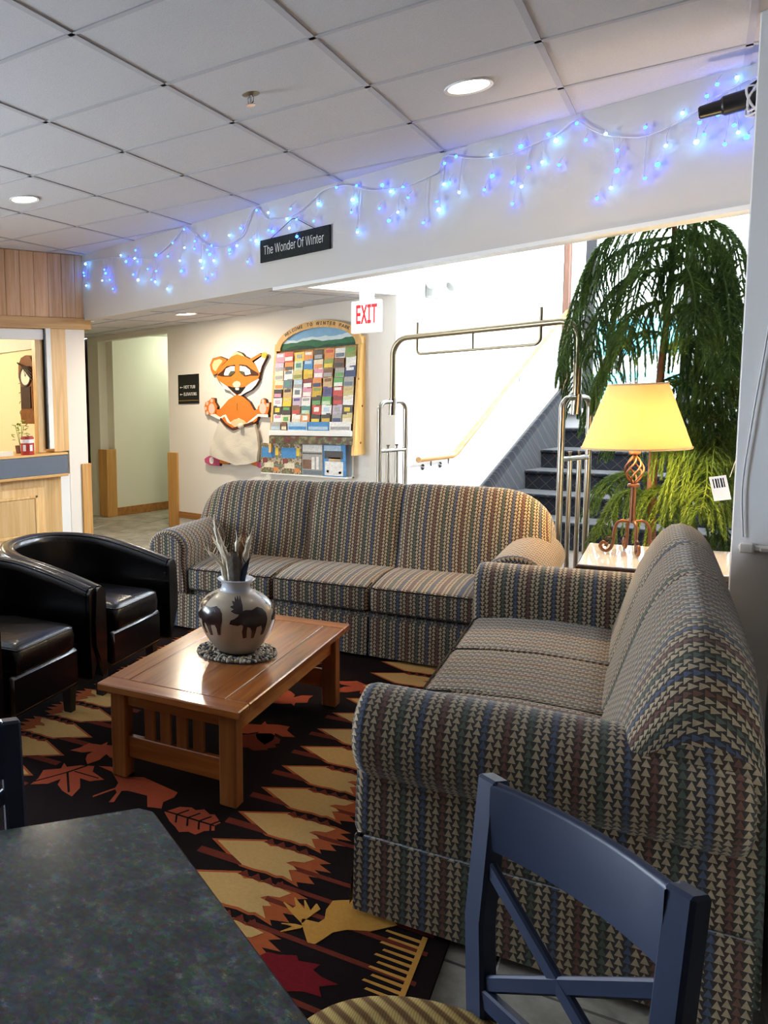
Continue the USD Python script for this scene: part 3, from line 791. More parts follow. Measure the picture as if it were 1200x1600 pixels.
obj('cable', tube(spline(pts, 220), .0045, 6), 'cord_white', cw, smooth=40)
for z in (.06, .02, -.03, -.06):
    obj('plug', tube([(.02, -.05, z), (.075, -.06, z + .004)], .009, 8), 'white_plastic', cw, smooth=40)

pc = thing('power_cord', 'thin white cord running down the face of the white pillar', 'cord', (-1.02, 3.945, .75))
obj('cord', tube(spline([(.03, -.004, 1.93), (.02, -.004, 1.4), (.025, -.004, .9), (-.012, -.006, .45), (-.03, -.006, .2), (-.02, -.004, .0)], 60), .003, 6), 'cord_white', pc, smooth=40)
rc = thing('cable_box', 'small white cable box and raceway on the pillar above the sofa back', 'cable box', (-1.0, 3.95, .70))
obj('raceway', box(-.05, .6, -.02, 0, .0, .022, .004), 'white_plastic', rc)
obj('socket_box', box(-.045, .0, -.03, 0, -.01, .03, .005), 'white_plastic', rc)
obj('plug', box(.02, .05, -.04, -.02, .0, .022, .005), 'white_trim', rc)

# ------------------------------------------------------------------ back wall: signs, rack, cut-out
ex = thing('exit_sign', 'white exit sign with red letters hanging from the hall ceiling', 'exit sign', (-3.70, 5.40, 1.80), rotz=math.radians(16))
obj('housing', box(-.105, .105, -.035, .035, 0, .235, .006), 'exit_white', ex)
tm = meshkit.text_mesh('EXIT', .13, .003, bold=True); b = tm.bounds; tm.apply_translation([-b[0][0], 0, 0]); tm.apply_scale([.150 / (b[1][0] - b[0][0]), 1.0, 1])
obj('lettering', upright(moved(tm, -.065, .07, 0), -.0345), 'exit_red', ex)
obj('ceiling_mount', box(-.05, .05, -.02, .02, .235, .315, .003), 'white_plastic', ex)

hs = thing('direction_sign', 'small black direction sign listing the hot tub on the back wall', 'sign', (-6.077, YB, 1.308))
obj('plate', upright(prism(sg.box(-.147, 0, .147, .297), 0, .01), 0), 'sign_black', hs)
for txt, z, w in (('HOT TUB', .155, .165), ('ELEVATORS', .083, .185)):
    tm = meshkit.text_mesh(txt, .024, .0015, bold=True); b = tm.bounds; tm.apply_translation([-b[0][0], 0, 0]); tm.apply_scale([w / (b[1][0] - b[0][0]), 1.25, 1])
    obj('lettering', upright(moved(tm, -.065, z, 0), -.0095), 'sign_letter', hs)
    ar = sg.Polygon([(-.125, z + .013), (-.105, z + .024), (-.105, z + .016), (-.08, z + .016), (-.08, z + .010), (-.105, z + .010), (-.105, z + .002)])
    obj('arrow', upright(prism(ar, 0, .0015), -.0095), 'sign_letter', hs)
obj('gold_stripe', upright(prism(sg.box(-.146, .03, .146, .035), 0, .0015), -.0095), 'gold_line', hs)
for z in (.072, .145, .218):
    obj('groove', upright(prism(sg.box(-.146, z - .001, .146, z + .001), 0, .001), -.0095), 'near_black', hs)

# brochure rack. Local: x along the wall, y out of it (negative), z up; origin on the wall under its middle
RX, RZ = -4.46, .85
rk = thing('brochure_rack', 'wooden brochure rack with painted mountain arch hung on the back wall', 'brochure rack', (RX, YB, RZ))
yf = lambda z: -.148 + .085 * (z - RZ - .0) / 1.0        # front plane leans back towards the top; z in world
def side(x0, x1):
    pl = sg.Polygon([(0, .0), (-.150, .0), (-.055, .965), (0, .965)])
    m = prism(pl, 0, x1 - x0); v = np.array(m.vertices)
    return trimesh.Trimesh(np.stack([x0 + v[:, 2], v[:, 0], v[:, 1]], 1), np.array(m.faces)[:, ::-1], process=False)
obj('side_board', side(.405, .43), 'pine', rk)
obj('side_board', side(-.455, -.43), 'pine', rk)
knots = []
for y_, z_ in ((-.06, .10), (-.09, .62), (-.04, .40)):
    knots.append(moved(lathe([(0, 0), (.010, 0), (.008, .0012), (0, .0012)], 12), .43, y_, z_, ry=math.pi / 2))
obj('knot', cat_(*knots), 'clock_brown', rk)
arch_o = sg.Polygon([(-.44, .90)] + [(.44 * math.cos(a), .905 + .225 * math.sin(a)) for a in np.linspace(math.pi, 0, 40)] + [(.44, .90)])
arch_i = sg.Polygon([(-.385, .90)] + [(.385 * math.cos(a), .905 + .165 * math.sin(a)) for a in np.linspace(math.pi, 0, 40)] + [(.385, .90)])
obj('arch_frame', upright(prism(arch_o.difference(arch_i), 0, .03), -.04), 'pine', rk)
obj('painted_sky_panel', upright(prism(arch_i, 0, .012), -.04), 'painted_sky', rk)
xs = np.linspace(-.38, .38, 24)
def ridge(base, amp, seed, top):
    h = [base + amp * meshkit.fbm(np.array([[x * 9, seed, .5]]), 3)[0] for x in xs]
    return sg.Polygon([(-.40, .86)] + list(zip(xs, h)) + [(.40, .86)]).intersection(arch_i)
obj('painted_snow_peaks', upright(prism(ridge(.955, .07, 1.0, 0), 0, .003), -.052), 'painted_snow', rk)
obj('painted_green_hills', upright(prism(ridge(.935, .05, 4.0, 0), 0, .004), -.052), 'painted_green', rk)
obj('painted_dark_hills', upright(prism(ridge(.895, .05, 8.0, 0), 0, .005), -.052), 'painted_dark_green', rk)
word = 'WELCOME TO WINTER PARK'
n_ = len(word)
for k, ch in enumerate(word):
    if ch == ' ':
        continue
    a = math.radians(139 - k * (98 / (n_ - 1)))
    tm = meshkit.text_mesh(ch, .026, .0015, bold=True); b = tm.bounds
    tm.apply_translation([-(b[0][0] + b[1][0]) / 2, 0, 0])
    px, pz = .412 * math.cos(a), .905 + .186 * math.sin(a)
    turn = math.atan2(-.186 * math.cos(a), .412 * math.sin(a))
    obj('lettering', upright(moved(tm, px, pz, 0, rz=turn), -.0695), 'clock_dark', rk)
rows_z = [1.660, 1.579, 1.503, 1.422, 1.346, 1.271, 1.196, 1.122]
tilt = math.atan(.085)
obj('back_panel', trimesh.Trimesh(*(lambda: (np.array([(-.43, -.02, .09), (.405, -.02, .09), (.405, -.02, .90), (-.43, -.02, .90), (-.43, -.012, .09), (.405, -.012, .09), (.405, -.012, .90), (-.43, -.012, .90)]), np.array([[0, 1, 2], [0, 2, 3], [5, 4, 7], [5, 7, 6], [4, 0, 3], [4, 3, 7], [1, 5, 6], [1, 6, 2], [3, 2, 6], [3, 6, 7], [4, 5, 1], [4, 1, 0]])))(), process=False), 'pine', rk)
for z in rows_z:
    zl = z - RZ - .012
    obj('shelf', box(-.43, .405, yf(z) + .004, -.02, zl - .006, zl, .002), 'pine', rk)
obj('lower_ledge', box(-.45, .405, -.155, -.0, .155, .20, .004), 'white_trim', rk)
obj('floral_strip', box(-.45, .41, -.15, -.0, .085, .15, .003), 'print_floral', rk)
obj('pocket_tray', box(-.575, .33, -.12, -.0, -.20, -.186, .003), 'white_plastic', rk)
obj('pocket_back', box(-.575, .33, -.03, -.0, -.20, .085, .003), 'white_plastic', rk)

COLS = [['pink', 'red', 'yellow', 'orange', 'dark', 'orange', 'white', 'olive'],
        ['lilac', 'orange', 'pale_green', 'blue', 'cream', 'olive', 'brown', 'white'],
        ['cream', 'white', 'khaki', 'yellow', 'pink', 'brown', 'grey', 'navy'],
        ['cream', 'slate', 'light_blue', 'maroon', 'orange', 'tan', 'green', 'grey'],
        ['dark', 'tan', 'white', 'pink', 'gold', 'purple', 'red', 'khaki'],
        ['white', 'yellow', 'lilac', 'white', 'dark', 'green', 'maroon', 'white'],
        ['dark', 'dark', 'brown', 'teal', 'red', 'white', 'lilac', 'dark'],
        ['white', 'cream', 'white', 'orange', 'dark', 'dark', 'grey', 'khaki']]
SECOND = [['white', 'white', 'grey', 'white', 'grey', 'red', 'slate', 'green'],
          ['grey', 'dark', 'teal', 'light_blue', 'orange', 'yellow', 'dark', 'white'],
          ['grey', 'slate', 'olive', 'gold', 'white', 'grey', 'green', 'white'],
          ['orange', 'teal', 'grey', 'white', 'navy', 'brown', 'white', 'slate'],
          ['pink', 'dark', 'slate', 'white', 'olive', 'navy', 'white', 'tan'],
          ['lilac', 'khaki', 'purple', 'grey', 'green', 'pale_green', 'red', 'cream'],
          ['yellow', 'green', 'red', 'pale_green', 'white', 'light_blue', 'grey', 'yellow'],
          ['pink', 'green', 'cream', 'white', 'yellow', 'gold', 'navy', 'cream']]
ORD = ['first', 'second', 'third', 'fourth', 'fifth', 'sixth', 'seventh', 'eighth']
RORD = ['top', 'second', 'third', 'fourth', 'fifth', 'sixth', 'seventh', 'lowest']
for r in range(8):
    for c in range(8):
        rr = random.Random(r * 8 + c)
        z = rows_z[r]; x = RX - .374 + c * .1035 + rr.uniform(-.006, .006)
        w, h = .094 + rr.uniform(-.004, .004), .083 + rr.uniform(-.006, .008)
        col, sec = COLS[r][c], SECOND[r][c]
        b_ = thing('brochure', f'{col.replace("_", " ")} and {sec.replace("_", " ")} brochure, {ORD[c]} from left in the {RORD[r]} row of the rack', 'brochure', (x, YB + yf(z) - .006, z - .012), group='brochures in the wooden rack')
        lean = rr.uniform(-.03, .03)
        obj('cover', moved(box(-w / 2, w / 2, -.003, .003, 0, h, .001), rx=-tilt, ry=lean), 'print_' + col, b_)
        kind = rr.random()
        if kind < .5:
            pr_ = box(-w * .42, w * .42, -.0042, -.0028, h * .12, h * .5)
        elif kind < .8:
            pr_ = box(-w * .36, w * .36, -.0042, -.0028, h * .58, h * .86)
        else:
            pr_ = box(-w * .28, w * .28, -.0042, -.0028, h * .3, h * .75)
        obj('printed_panel', moved(pr_, rx=-tilt, ry=lean), 'print_' + sec, b_)
for k, (x0, x1, c1, c2, lab) in enumerate(((-4.90, -4.79, 'grey', 'light_blue', 'grey leaflet lying at the left end of the bottom shelf of the rack'), (-4.78, -4.72, 'brown', 'cream', 'narrow brown leaflet on the bottom shelf of the rack'), (-4.71, -4.50, 'light_blue', 'blue', 'pale blue wide brochure left of centre on the bottom shelf of the rack'), (-4.495, -4.28, 'blue', 'light_blue', 'deep blue wide brochure right of centre on the bottom shelf of the rack'), (-4.275, -4.07, 'white', 'grey', 'white wide brochure at the right end of the bottom shelf of the rack'))):
    b_ = thing('brochure', lab, 'brochure', ((x0 + x1) / 2, YB - .135, 1.05), group='wide brochures on the bottom shelf')
    w = x1 - x0
    obj('cover', box(-w / 2, w / 2, -.003, .003, 0, .075, .001), 'print_' + c1, b_)
    obj('printed_panel', box(-w * .45, w * .45, -.0042, -.0028, .008, .035), 'print_' + c2, b_)
for k, (x0, x1, kind, lab) in enumerate(((-5.035, -4.81, 'alpine', 'colourful magazine with a blue mountain cover, leftmost under the rack'), (-4.808, -4.575, 'alpine', 'colourful magazine with a blue mountain cover, second under the rack'), (-4.57, -4.355, 'water', 'grey magazine with a pale waterfall picture, third under the rack'), (-4.35, -4.13, 'house', 'blue and white flyer with a house picture, rightmost under the rack'))):
    b_ = thing('magazine', lab, 'magazine', ((x0 + x1) / 2, YB - .115, RZ - .186), group='magazines in the pockets under the rack')
    w = x1 - x0; h = .27
    base = {'alpine': 'print_alpine', 'water': 'print_grey', 'house': 'print_blue'}[kind]
    obj('cover', box(-w / 2, w / 2, -.004, .004, 0, h, .0015), base, b_)
    P_ = lambda nm, a, b2, c_, d_, m_: obj(nm, box(w * a, w * b2, -.0054, -.0038, h * c_, h * d_), m_, b_)
    if kind == 'alpine':
        P_('printed_sky', -.44, .25, .52, .86, 'print_blue'); P_('printed_snow', -.30, .18, .18, .36, 'print_cream'); P_('printed_flower', .26, .42, .6, .86, 'print_yellow'); P_('printed_coat', -.38, -.14, .34, .5, 'print_maroon'); P_('printed_fire', .16, .42, .06, .2, 'print_orange')
    elif kind == 'water':
        P_('printed_title', -.46, .46, .76, .97, 'print_white'); P_('printed_rule', -.46, .46, .68, .72, 'print_dark'); P_('printed_trees', -.46, -.05, .2, .5, 'print_brown'); P_('printed_fall', -.02, .12, .2, .58, 'print_white'); P_('printed_fall', .2, .32, .2, .6, 'print_white'); P_('printed_pool', -.46, .46, .03, .17, 'print_slate')
    else:
        P_('printed_sky', -.46, .3, .8, .97, 'print_light_blue'); P_('printed_trees', -.44, .38, .56, .80, 'print_dark'); P_('printed_house', -.25, .28, .48, .60, 'print_tan'); P_('printed_text', -.42, .40, .03, .47, 'print_white'); P_('printed_mark', -.34, -.24, .12, .2, 'print_dark'); P_('printed_mark', .2, .32, .10, .17, 'print_gold')

# painted wooden animal cut-out. Local: x along the wall, z up, layers come out of the wall
FOX = {'head': [(-.277, .819), (-.234, .902), (-.152, .956), (-.083, 1.002), (-.005, 1.021), (.094, .99), (.168, .953), (.231, .892), (.267, .826), (.251, .779), (.166, .75), (.09, .712), (.034, .648), (-.011, .633), (-.066, .668), (-.145, .729), (-.259, .793)],
       'crest': [(-.083, .998), (-.06, 1.025), (-.01, 1.046), (.045, 1.026), (.093, .986), (-.005, 1.013)],
       'ear_l': [(-.363, .943), (-.326, 1.001), (-.232, 1.012), (-.129, .976), (-.199, .934), (-.27, .853), (-.317, .838), (-.352, .891)],
       'ear_li': [(-.333, .942), (-.303, .982), (-.232, .991), (-.186, .971), (-.245, .92), (-.287, .871), (-.322, .898)],
       'ear_r': [(.2, .935), (.316, .991), (.347, .973), (.289, .889), (.267, .826), (.231, .892)], 'ear_edge': [(.147, .962), (.275, 1.01), (.295, .993), (.174, .943)],
       'fur_l': [(-.271, .811), (-.202, .74), (-.18, .701), (-.1, .677), (-.05, .634), (-.011, .633), (-.145, .729)], 'fur_r': [(.267, .786), (.219, .723), (.165, .681), (.089, .654), (.034, .631), (-.011, .633), (.09, .712), (.166, .75)],
       'mask_l': [(-.27, .836), (-.2, .871), (-.141, .915), (-.03, .925), (-.03, .849), (-.086, .815), (-.189, .819)], 'mask_r': [(.257, .807), (.252, .831), (.178, .867), (.114, .91), (.022, .925), (.022, .855), (.091, .806), (.167, .811)],
       'eye_l': [(-.175, .84), (-.147, .893), (-.085, .912), (-.034, .912), (-.034, .857), (-.098, .826), (-.165, .83)], 'eye_r': [(.03, .912), (.103, .898), (.155, .864), (.165, .825), (.102, .818), (.03, .863)],
       'pupil_l': [(-.115, .832), (-.085, .865), (-.035, .868), (-.036, .842), (-.098, .822)], 'pupil_r': [(.032, .863), (.086, .853), (.1, .818), (.048, .832)],
       'mouth': [(-.14, .731), (-.065, .712), (.057, .707), (.107, .717), (.04, .655), (-.01, .640), (-.062, .670)], 'nose': [(-.065, .739), (-.042, .763), (-.008, .77), (.03, .76), (.046, .734), (.024, .71), (-.009, .706), (-.043, .713)], 'teeth': [(-.032, .704), (.022, .702), (.015, .683), (-.025, .685)],
       'body': [(-.033, .633), (-.124, .594), (-.206, .527), (-.241, .502), (-.283, .507), (-.301, .456), (-.231, .425), (-.185, .391), (-.128, .34), (-.027, .306), (.118, .34), (.226, .39), (.253, .447), (.238, .496), (.195, .488), (.142, .563), (.067, .614), (.023, .632)],
       'under': [(-.301, .456), (-.361, .452), (-.243, .408), (-.208, .421), (-.173, .442), (-.139, .382), (-.094, .365), (.008, .411), (.096, .365), (.183, .394), (.248, .435), (.362, .426), (.362, .446), (.248, .451), (.107, .365), (.009, .415), (-.105, .374), (-.161, .45), (-.196, .442), (-.231, .425)],
       'belly': [(-.093, .382), (-.048, .406), (.02, .415), (.075, .394), (.107, .369), (.052, .34), (-.026, .327), (-.082, .352)], 'belt': [(-.19, .429), (-.128, .374), (-.038, .325), (.226, .386), (.217, .359), (-.027, .301), (-.117, .34), (-.191, .399)],
       'paw_l': [(-.283, .503), (-.287, .46), (-.343, .45), (-.421, .459), (-.451, .514), (-.431, .575), (-.382, .591), (-.352, .616), (-.31, .611), (-.305, .572), (-.27, .528)], 'paw_r': [(.243, .496), (.242, .455), (.352, .442), (.373, .494), (.384, .558), (.343, .55), (.333, .583), (.307, .595), (.281, .584), (.275, .544), (.243, .52)],
       'towel': [(-.208, .391), (-.245, .331), (-.293, .244), (-.325, .148), (-.351, .051), (-.169, .005), (-.02, -.032), (.135, -.017), (.254, .013), (.271, .128), (.261, .251), (.226, .365), (.118, .332), (-.027, .301), (-.117, .34), (-.185, .391)],
       'foot_l': [(-.321, .043), (-.25, .028), (-.1, -.027), (-.216, -.027), (-.322, -.01)], 'sandal_l': [(-.449, .012), (-.406, .036), (-.345, .051), (-.251, .011), (-.252, -.05), (-.383, -.047), (-.444, -.023)], 'foot_r': [(.135, -.015), (.254, .017), (.28, .006), (.274, -.036), (.242, -.037)]}


def soft(p, r=.012):
    return sg.Polygon(p).buffer(0).buffer(r).buffer(-2 * r).buffer(r)


def blob(x, z, rx, rz, rot=0):
    return affinity.rotate(affinity.scale(sg.Point(x, z).buffer(1.0, 10), rx, rz), rot)


fx = thing('animal_cutout', 'painted wooden cut-out of an orange cartoon animal in a towel on the back wall', 'wall figure', (-5.38, YB, .74))


def layer(name, poly, y0, t, m):
    me = prism(poly, 0, t)
    if me is not None:
        obj(name, upright(me, y0), m, fx)


allp = unary_union([soft(FOX[k], .006).buffer(.003) for k in FOX if k not in ('towel',)])
layer('backing_board', allp, -.001, .029, 'fox_brown')
layer('cheek_fur', soft(FOX['fur_l'], .006), -.03, .004, 'fox_white'); layer('cheek_fur', soft(FOX['fur_r'], .006), -.03, .004, 'fox_white')
layer('ear', soft(FOX['ear_l']), -.03, .004, 'fox_orange'); layer('ear_lining', soft(FOX['ear_li']), -.034, .002, 'fox_cream')
layer('ear', soft(FOX['ear_r'], .006), -.03, .004, 'fox_white'); layer('ear_edge', soft(FOX['ear_edge'], .005), -.034, .003, 'fox_orange')
layer('ear_tuft', blob(.325, .99, .03, .026), -.034, .005, 'fox_yellow')
layer('crest', soft(FOX['crest'], .004), -.03, .004, 'fox_cream')
layer('head', soft(FOX['head']), -.03, .006, 'fox_orange')
for s in 'lr':
    layer('eye_patch', soft(FOX['mask_' + s], .006), -.036, .002, 'fox_brown'); layer('eye', soft(FOX['eye_' + s], .006), -.038, .002, 'fox_white'); layer('pupil', soft(FOX['pupil_' + s], .004), -.040, .002, 'fox_olive')
layer('mouth', soft(FOX['mouth'], .005), -.036, .002, 'fox_black'); layer('nose', soft(FOX['nose']), -.038, .004, 'fox_pink'); layer('teeth', soft(FOX['teeth'], .002), -.038, .002, 'fox_white')
layer('trunk', soft(FOX['body']), -.03, .006, 'fox_orange'); layer('fur_edge', sg.Polygon(FOX['under']).buffer(.004), -.036, .002, 'fox_white')
layer('belly', soft(FOX['belly']), -.036, .003, 'fox_cream')
layer('chest_line', sg.box(-.012, .49, -.008, .56), -.036, .001, 'fox_brown')
layer('paw', soft(FOX['paw_l']), -.03, .006, 'fox_orange'); layer('paw', soft(FOX['paw_r']), -.03, .006, 'fox_orange')
layer('paw_pad', blob(-.345, .512, .042, .052), -.036, .002, 'fox_pink'); layer('paw_pad', blob(.305, .505, .042, .05), -.036, .002, 'fox_pink')
for x, z in ((-.343, .592), (-.405, .565), (-.43, .515), (-.405, .47)):
    layer('toe_pad', blob(x, z, .016, .018), -.036, .002, 'fox_pink')
for x, z in ((.307, .572), (.36, .535)):
    layer('toe_pad', blob(x, z, .016, .018), -.036, .002, 'fox_pink')
layer('foot', soft(FOX['foot_l'], .006), -.03, .006, 'fox_orange'); layer('foot', soft(FOX['foot_r'], .006), -.03, .006, 'fox_orange')
layer('sandal', soft(FOX['sandal_l'], .006), -.03, .012, 'sandal_pink'); layer('sandal_strap', blob(-.35, .0, .03, .035), -.042, .003, 'fox_white'); layer('sandal', blob(.265, -.02, .03, .028), -.03, .012, 'sandal_pink')
# the towel, a real cloth round its waist
tp = soft(FOX['towel'], .01)
tw = thing('towel', 'beige cloth towel wrapped round the orange cut-out figure', 'towel', (-5.38, YB - .04, .74))
tm = prism(tp, 0, .02)
tm = trimesh.Trimesh(*trimesh.remesh.subdivide_to_size(tm.vertices, tm.faces, .03))
v = np.array(tm.vertices); fr = v[:, 2] > .01
v[:, 2] += np.where(fr, .007 * np.sin(v[:, 0] * 26 + v[:, 1] * 14 + 3 * meshkit.fbm(v * 5, 3)) * np.clip((.4 - v[:, 1]) * 3, 0, 1) + .02 * meshkit.fbm(v * 9, 3), 0)
tm.vertices = v
obj('cloth', upright(tm), 'towel_cloth', tw, smooth=60)
obj('waist_band', upright(prism(soft(FOX['belt'], .006), .034, .042)), 'fox_brown', tw)
obj('knot', moved(trimesh.creation.icosphere(2, .03), .085, -.05, .345), 'towel_cloth', tw, smooth=True)

# emergency light on the stair wall
em = thing('emergency_light', 'pale grey emergency light box with two lamp heads on the stairwell wall', 'emergency light', (XST, 6.36, 2.19))
obj('battery_box', box(0, .07, -.10, .10, -.09, .06, .01), 'grey_plastic', em)
for s in (-1, 1):
    obj('lamp_head', moved(lathe([(0, -.05), (.04, -.05), (.055, 0), (.058, .045), (.05, .05), (0, .045)], 20), .10, s * .16, .02, rx=-s * .9, ry=.7), 'grey_plastic', em, smooth=40)

# reception: clock, can, notes, plant sprig
ck = thing('wall_clock', 'carved brown wooden wall clock with a pale round dial behind the reception window', 'clock', (-6.72, 4.449, 1.17))
prof = sg.Polygon([(-.11, .0), (.11, .0), (.13, .10), (.11, .14), (.11, .40), (.14, .46), (.13, .58), (.08, .645), (0, .665), (-.08, .645), (-.13, .58), (-.14, .46), (-.11, .40), (-.11, .14), (-.13, .10)])
obj('case', upright(prism(prof, 0, .14)), 'clock_brown', ck)
obj('case_side', box(.105, .15, -.13, -.01, .08, .55, .02), 'clock_dark', ck)
obj('dial', upright(moved(lathe([(0, 0), (.085, 0), (.085, .008), (0, .008)], 32), 0, .46, 0), -.14), 'clock_face', ck)
obj('dial_ring', upright(moved(lathe([(.083, 0), (.10, 0), (.10, .016), (.083, .012)], 32), 0, .46, 0), -.14), 'clock_dark', ck)
obj('hand', cat_(bar((0, -.15, .46), (.03, -.15, .50), .006, .003), bar((0, -.15, .46), (-.02, -.15, .53), .005, .003)), 'near_black', ck)
obj('carved_panel', upright(prism(sg.box(-.08, .15, .08, .36), 0, .012), -.14), 'clock_dark', ck)
for k in range(5):
    obj('carved_branch', tube(spline([(-.13 + .05 * k, -.15, .60 - .02 * k), (-.02 + .03 * k, -.165, .55), (.12, -.15, .42 + .03 * k)], 12), .007, 6), 'clock_dark', ck, smooth=40)
for k in range(6):
    obj('twig', tube(spline([(-.11, -.06, .1 + .09 * k), (-.19, -.09, .13 + .09 * k), (-.25, -.07, .10 + .1 * k)], 8), .003, 5), 'clock_dark', ck, smooth=40)
can = thing('candy_tin', 'red and white tin standing on the reception counter', 'tin', (-6.04, 3.86, .915))
obj('tin_body', lathe([(0, 0), (.058, 0), (.06, .006), (.06, .15), (.056, .156), (0, .156)], 28), 'can_red', can, smooth=40)
obj('label_band', lathe([(.0605, .105), (.0612, .105), (.0612, .138), (.0605, .138)], 28), 'print_white', can, smooth=40)
for k in range(6):
    a = k * 1.05
    obj('printed_bear', moved(box(-.014, .014, -.002, .002, 0, .055, .001), .0605 * math.cos(a), .0605 * math.sin(a), .035, rz=a + math.pi / 2), 'print_white', can)
obj('lid', lathe([(0, .156), (.05, .156), (.05, .164), (0, .166)], 28), 'print_maroon', can, smooth=40)
pd = thing('paper_stack', 'low pile of pale papers on the reception counter', 'papers', (-6.12, 3.62, .915))
for k in range(4):
    obj('paper_sheet', moved(box(-.07, .07, -.10, .10, 0, .009, .001), z=k * .0095, rz=.08 * k), 'paper', pd)
sprig = thing('small_plant', 'small leafy sprig in a pot behind the red tin', 'plant', (-6.30, 3.95, .916))
obj('pot', lathe([(0, 0), (.04, 0), (.05, .07), (.045, .07), (0, .06)], 20), 'pot_clay', sprig, smooth=40)
rr = random.Random(11); lv = []
for k in range(26):
    a, h = rr.uniform(0, 6.28), rr.uniform(.09, .30)
    p = np.array([.08 * rr.random() * math.cos(a), .08 * math.sin(a), h])
    lm = trimesh.creation.icosphere(1, 1.0); lm.apply_scale([.022, .010, .003]); lv.append(moved(lm, *p, rz=a, ry=rr.uniform(-.8, .8)))
obj('leaves', cat_(*lv), 'leaf_small', sprig, smooth=True, kind='stuff')
obj('stem', cat_(*[tube([(0, 0, .05), (.04 * math.cos(k), .04 * math.sin(k), .26)], .003, 5) for k in range(5)]), 'leaf_small', sprig, smooth=40)
point_light('/World/office_lamp', (-7.4, 3.0, 2.03), .10, 110.0, (1.0, .92, .72))  # out of view, placed to light the cream office

# ------------------------------------------------------------------ sofas (two alike). Local: x along the front from its left end, y to the back, z up
SL, SD, SA, SC = 2.04, .82, .245, .5165


def sweep(profile, ends, put, inset=0.0, steps=(0.0, .35, 1.0), uvoff=(0, 0), swap=False):
    """Profile [(a, b)] swept between ends, softened at both ends. put(a, b, t) gives the point. uv: (t, arc length), or (arc, t) when swapped."""
    pr = np.array(profile, float)
    arc = np.concatenate([[0], np.cumsum(np.linalg.norm(np.diff(pr, axis=0), axis=1))])
    c = pr.mean(0)
    t0, t1 = ends
    secs = []
    for s in steps:
        k = math.sqrt(max(0, 1 - (1 - s) ** 2)) if inset else 1
        secs.append((t0 + inset * s, inset * (1 - k)))
    for t in np.linspace(t0 + inset, t1 - inset, 5)[1:-1]:
        secs.append((t, 0))
    for s in steps[::-1]:
        k = math.sqrt(max(0, 1 - (1 - s) ** 2)) if inset else 1
        secs.append((t1 - inset * s, inset * (1 - k)))
    P, U = [], []
    for t, d in secs:
        q = pr + (c - pr) / (np.linalg.norm(c - pr, axis=1, keepdims=True) + 1e-9) * d
        P.append([put(a, b, t) for a, b in q]); U.append([(t + uvoff[0], s + uvoff[1]) for s in arc])
    out = [grid(P, U)]
    for sec, rev in ((0, False), (len(secs) - 1, True)):
        d = secs[sec][1]
        q = pr + (c - pr) / (np.linalg.norm(c - pr, axis=1, keepdims=True) + 1e-9) * d
        poly = sg.Polygon(q).buffer(0)
        vv, ff = trimesh.creation.triangulate_polygon(poly, engine='earcut')
        out.append((np.array([put(a, b, secs[sec][0]) for a, b in vv]), np.array(ff)[:, ::-1] if rev else np.array(ff), np.array([(a + uvoff[0], b) for a, b in vv])))
    return join(*out)


def fix(mesh3):
    """Turns a closed mesh's faces outwards."""
    v, f, uv = mesh3
    vol = np.einsum('ij,ij->i', v[f[:, 0]], np.cross(v[f[:, 1]], v[f[:, 2]])).sum()
    return (v, f[:, ::-1] if vol < 0 else f, uv)


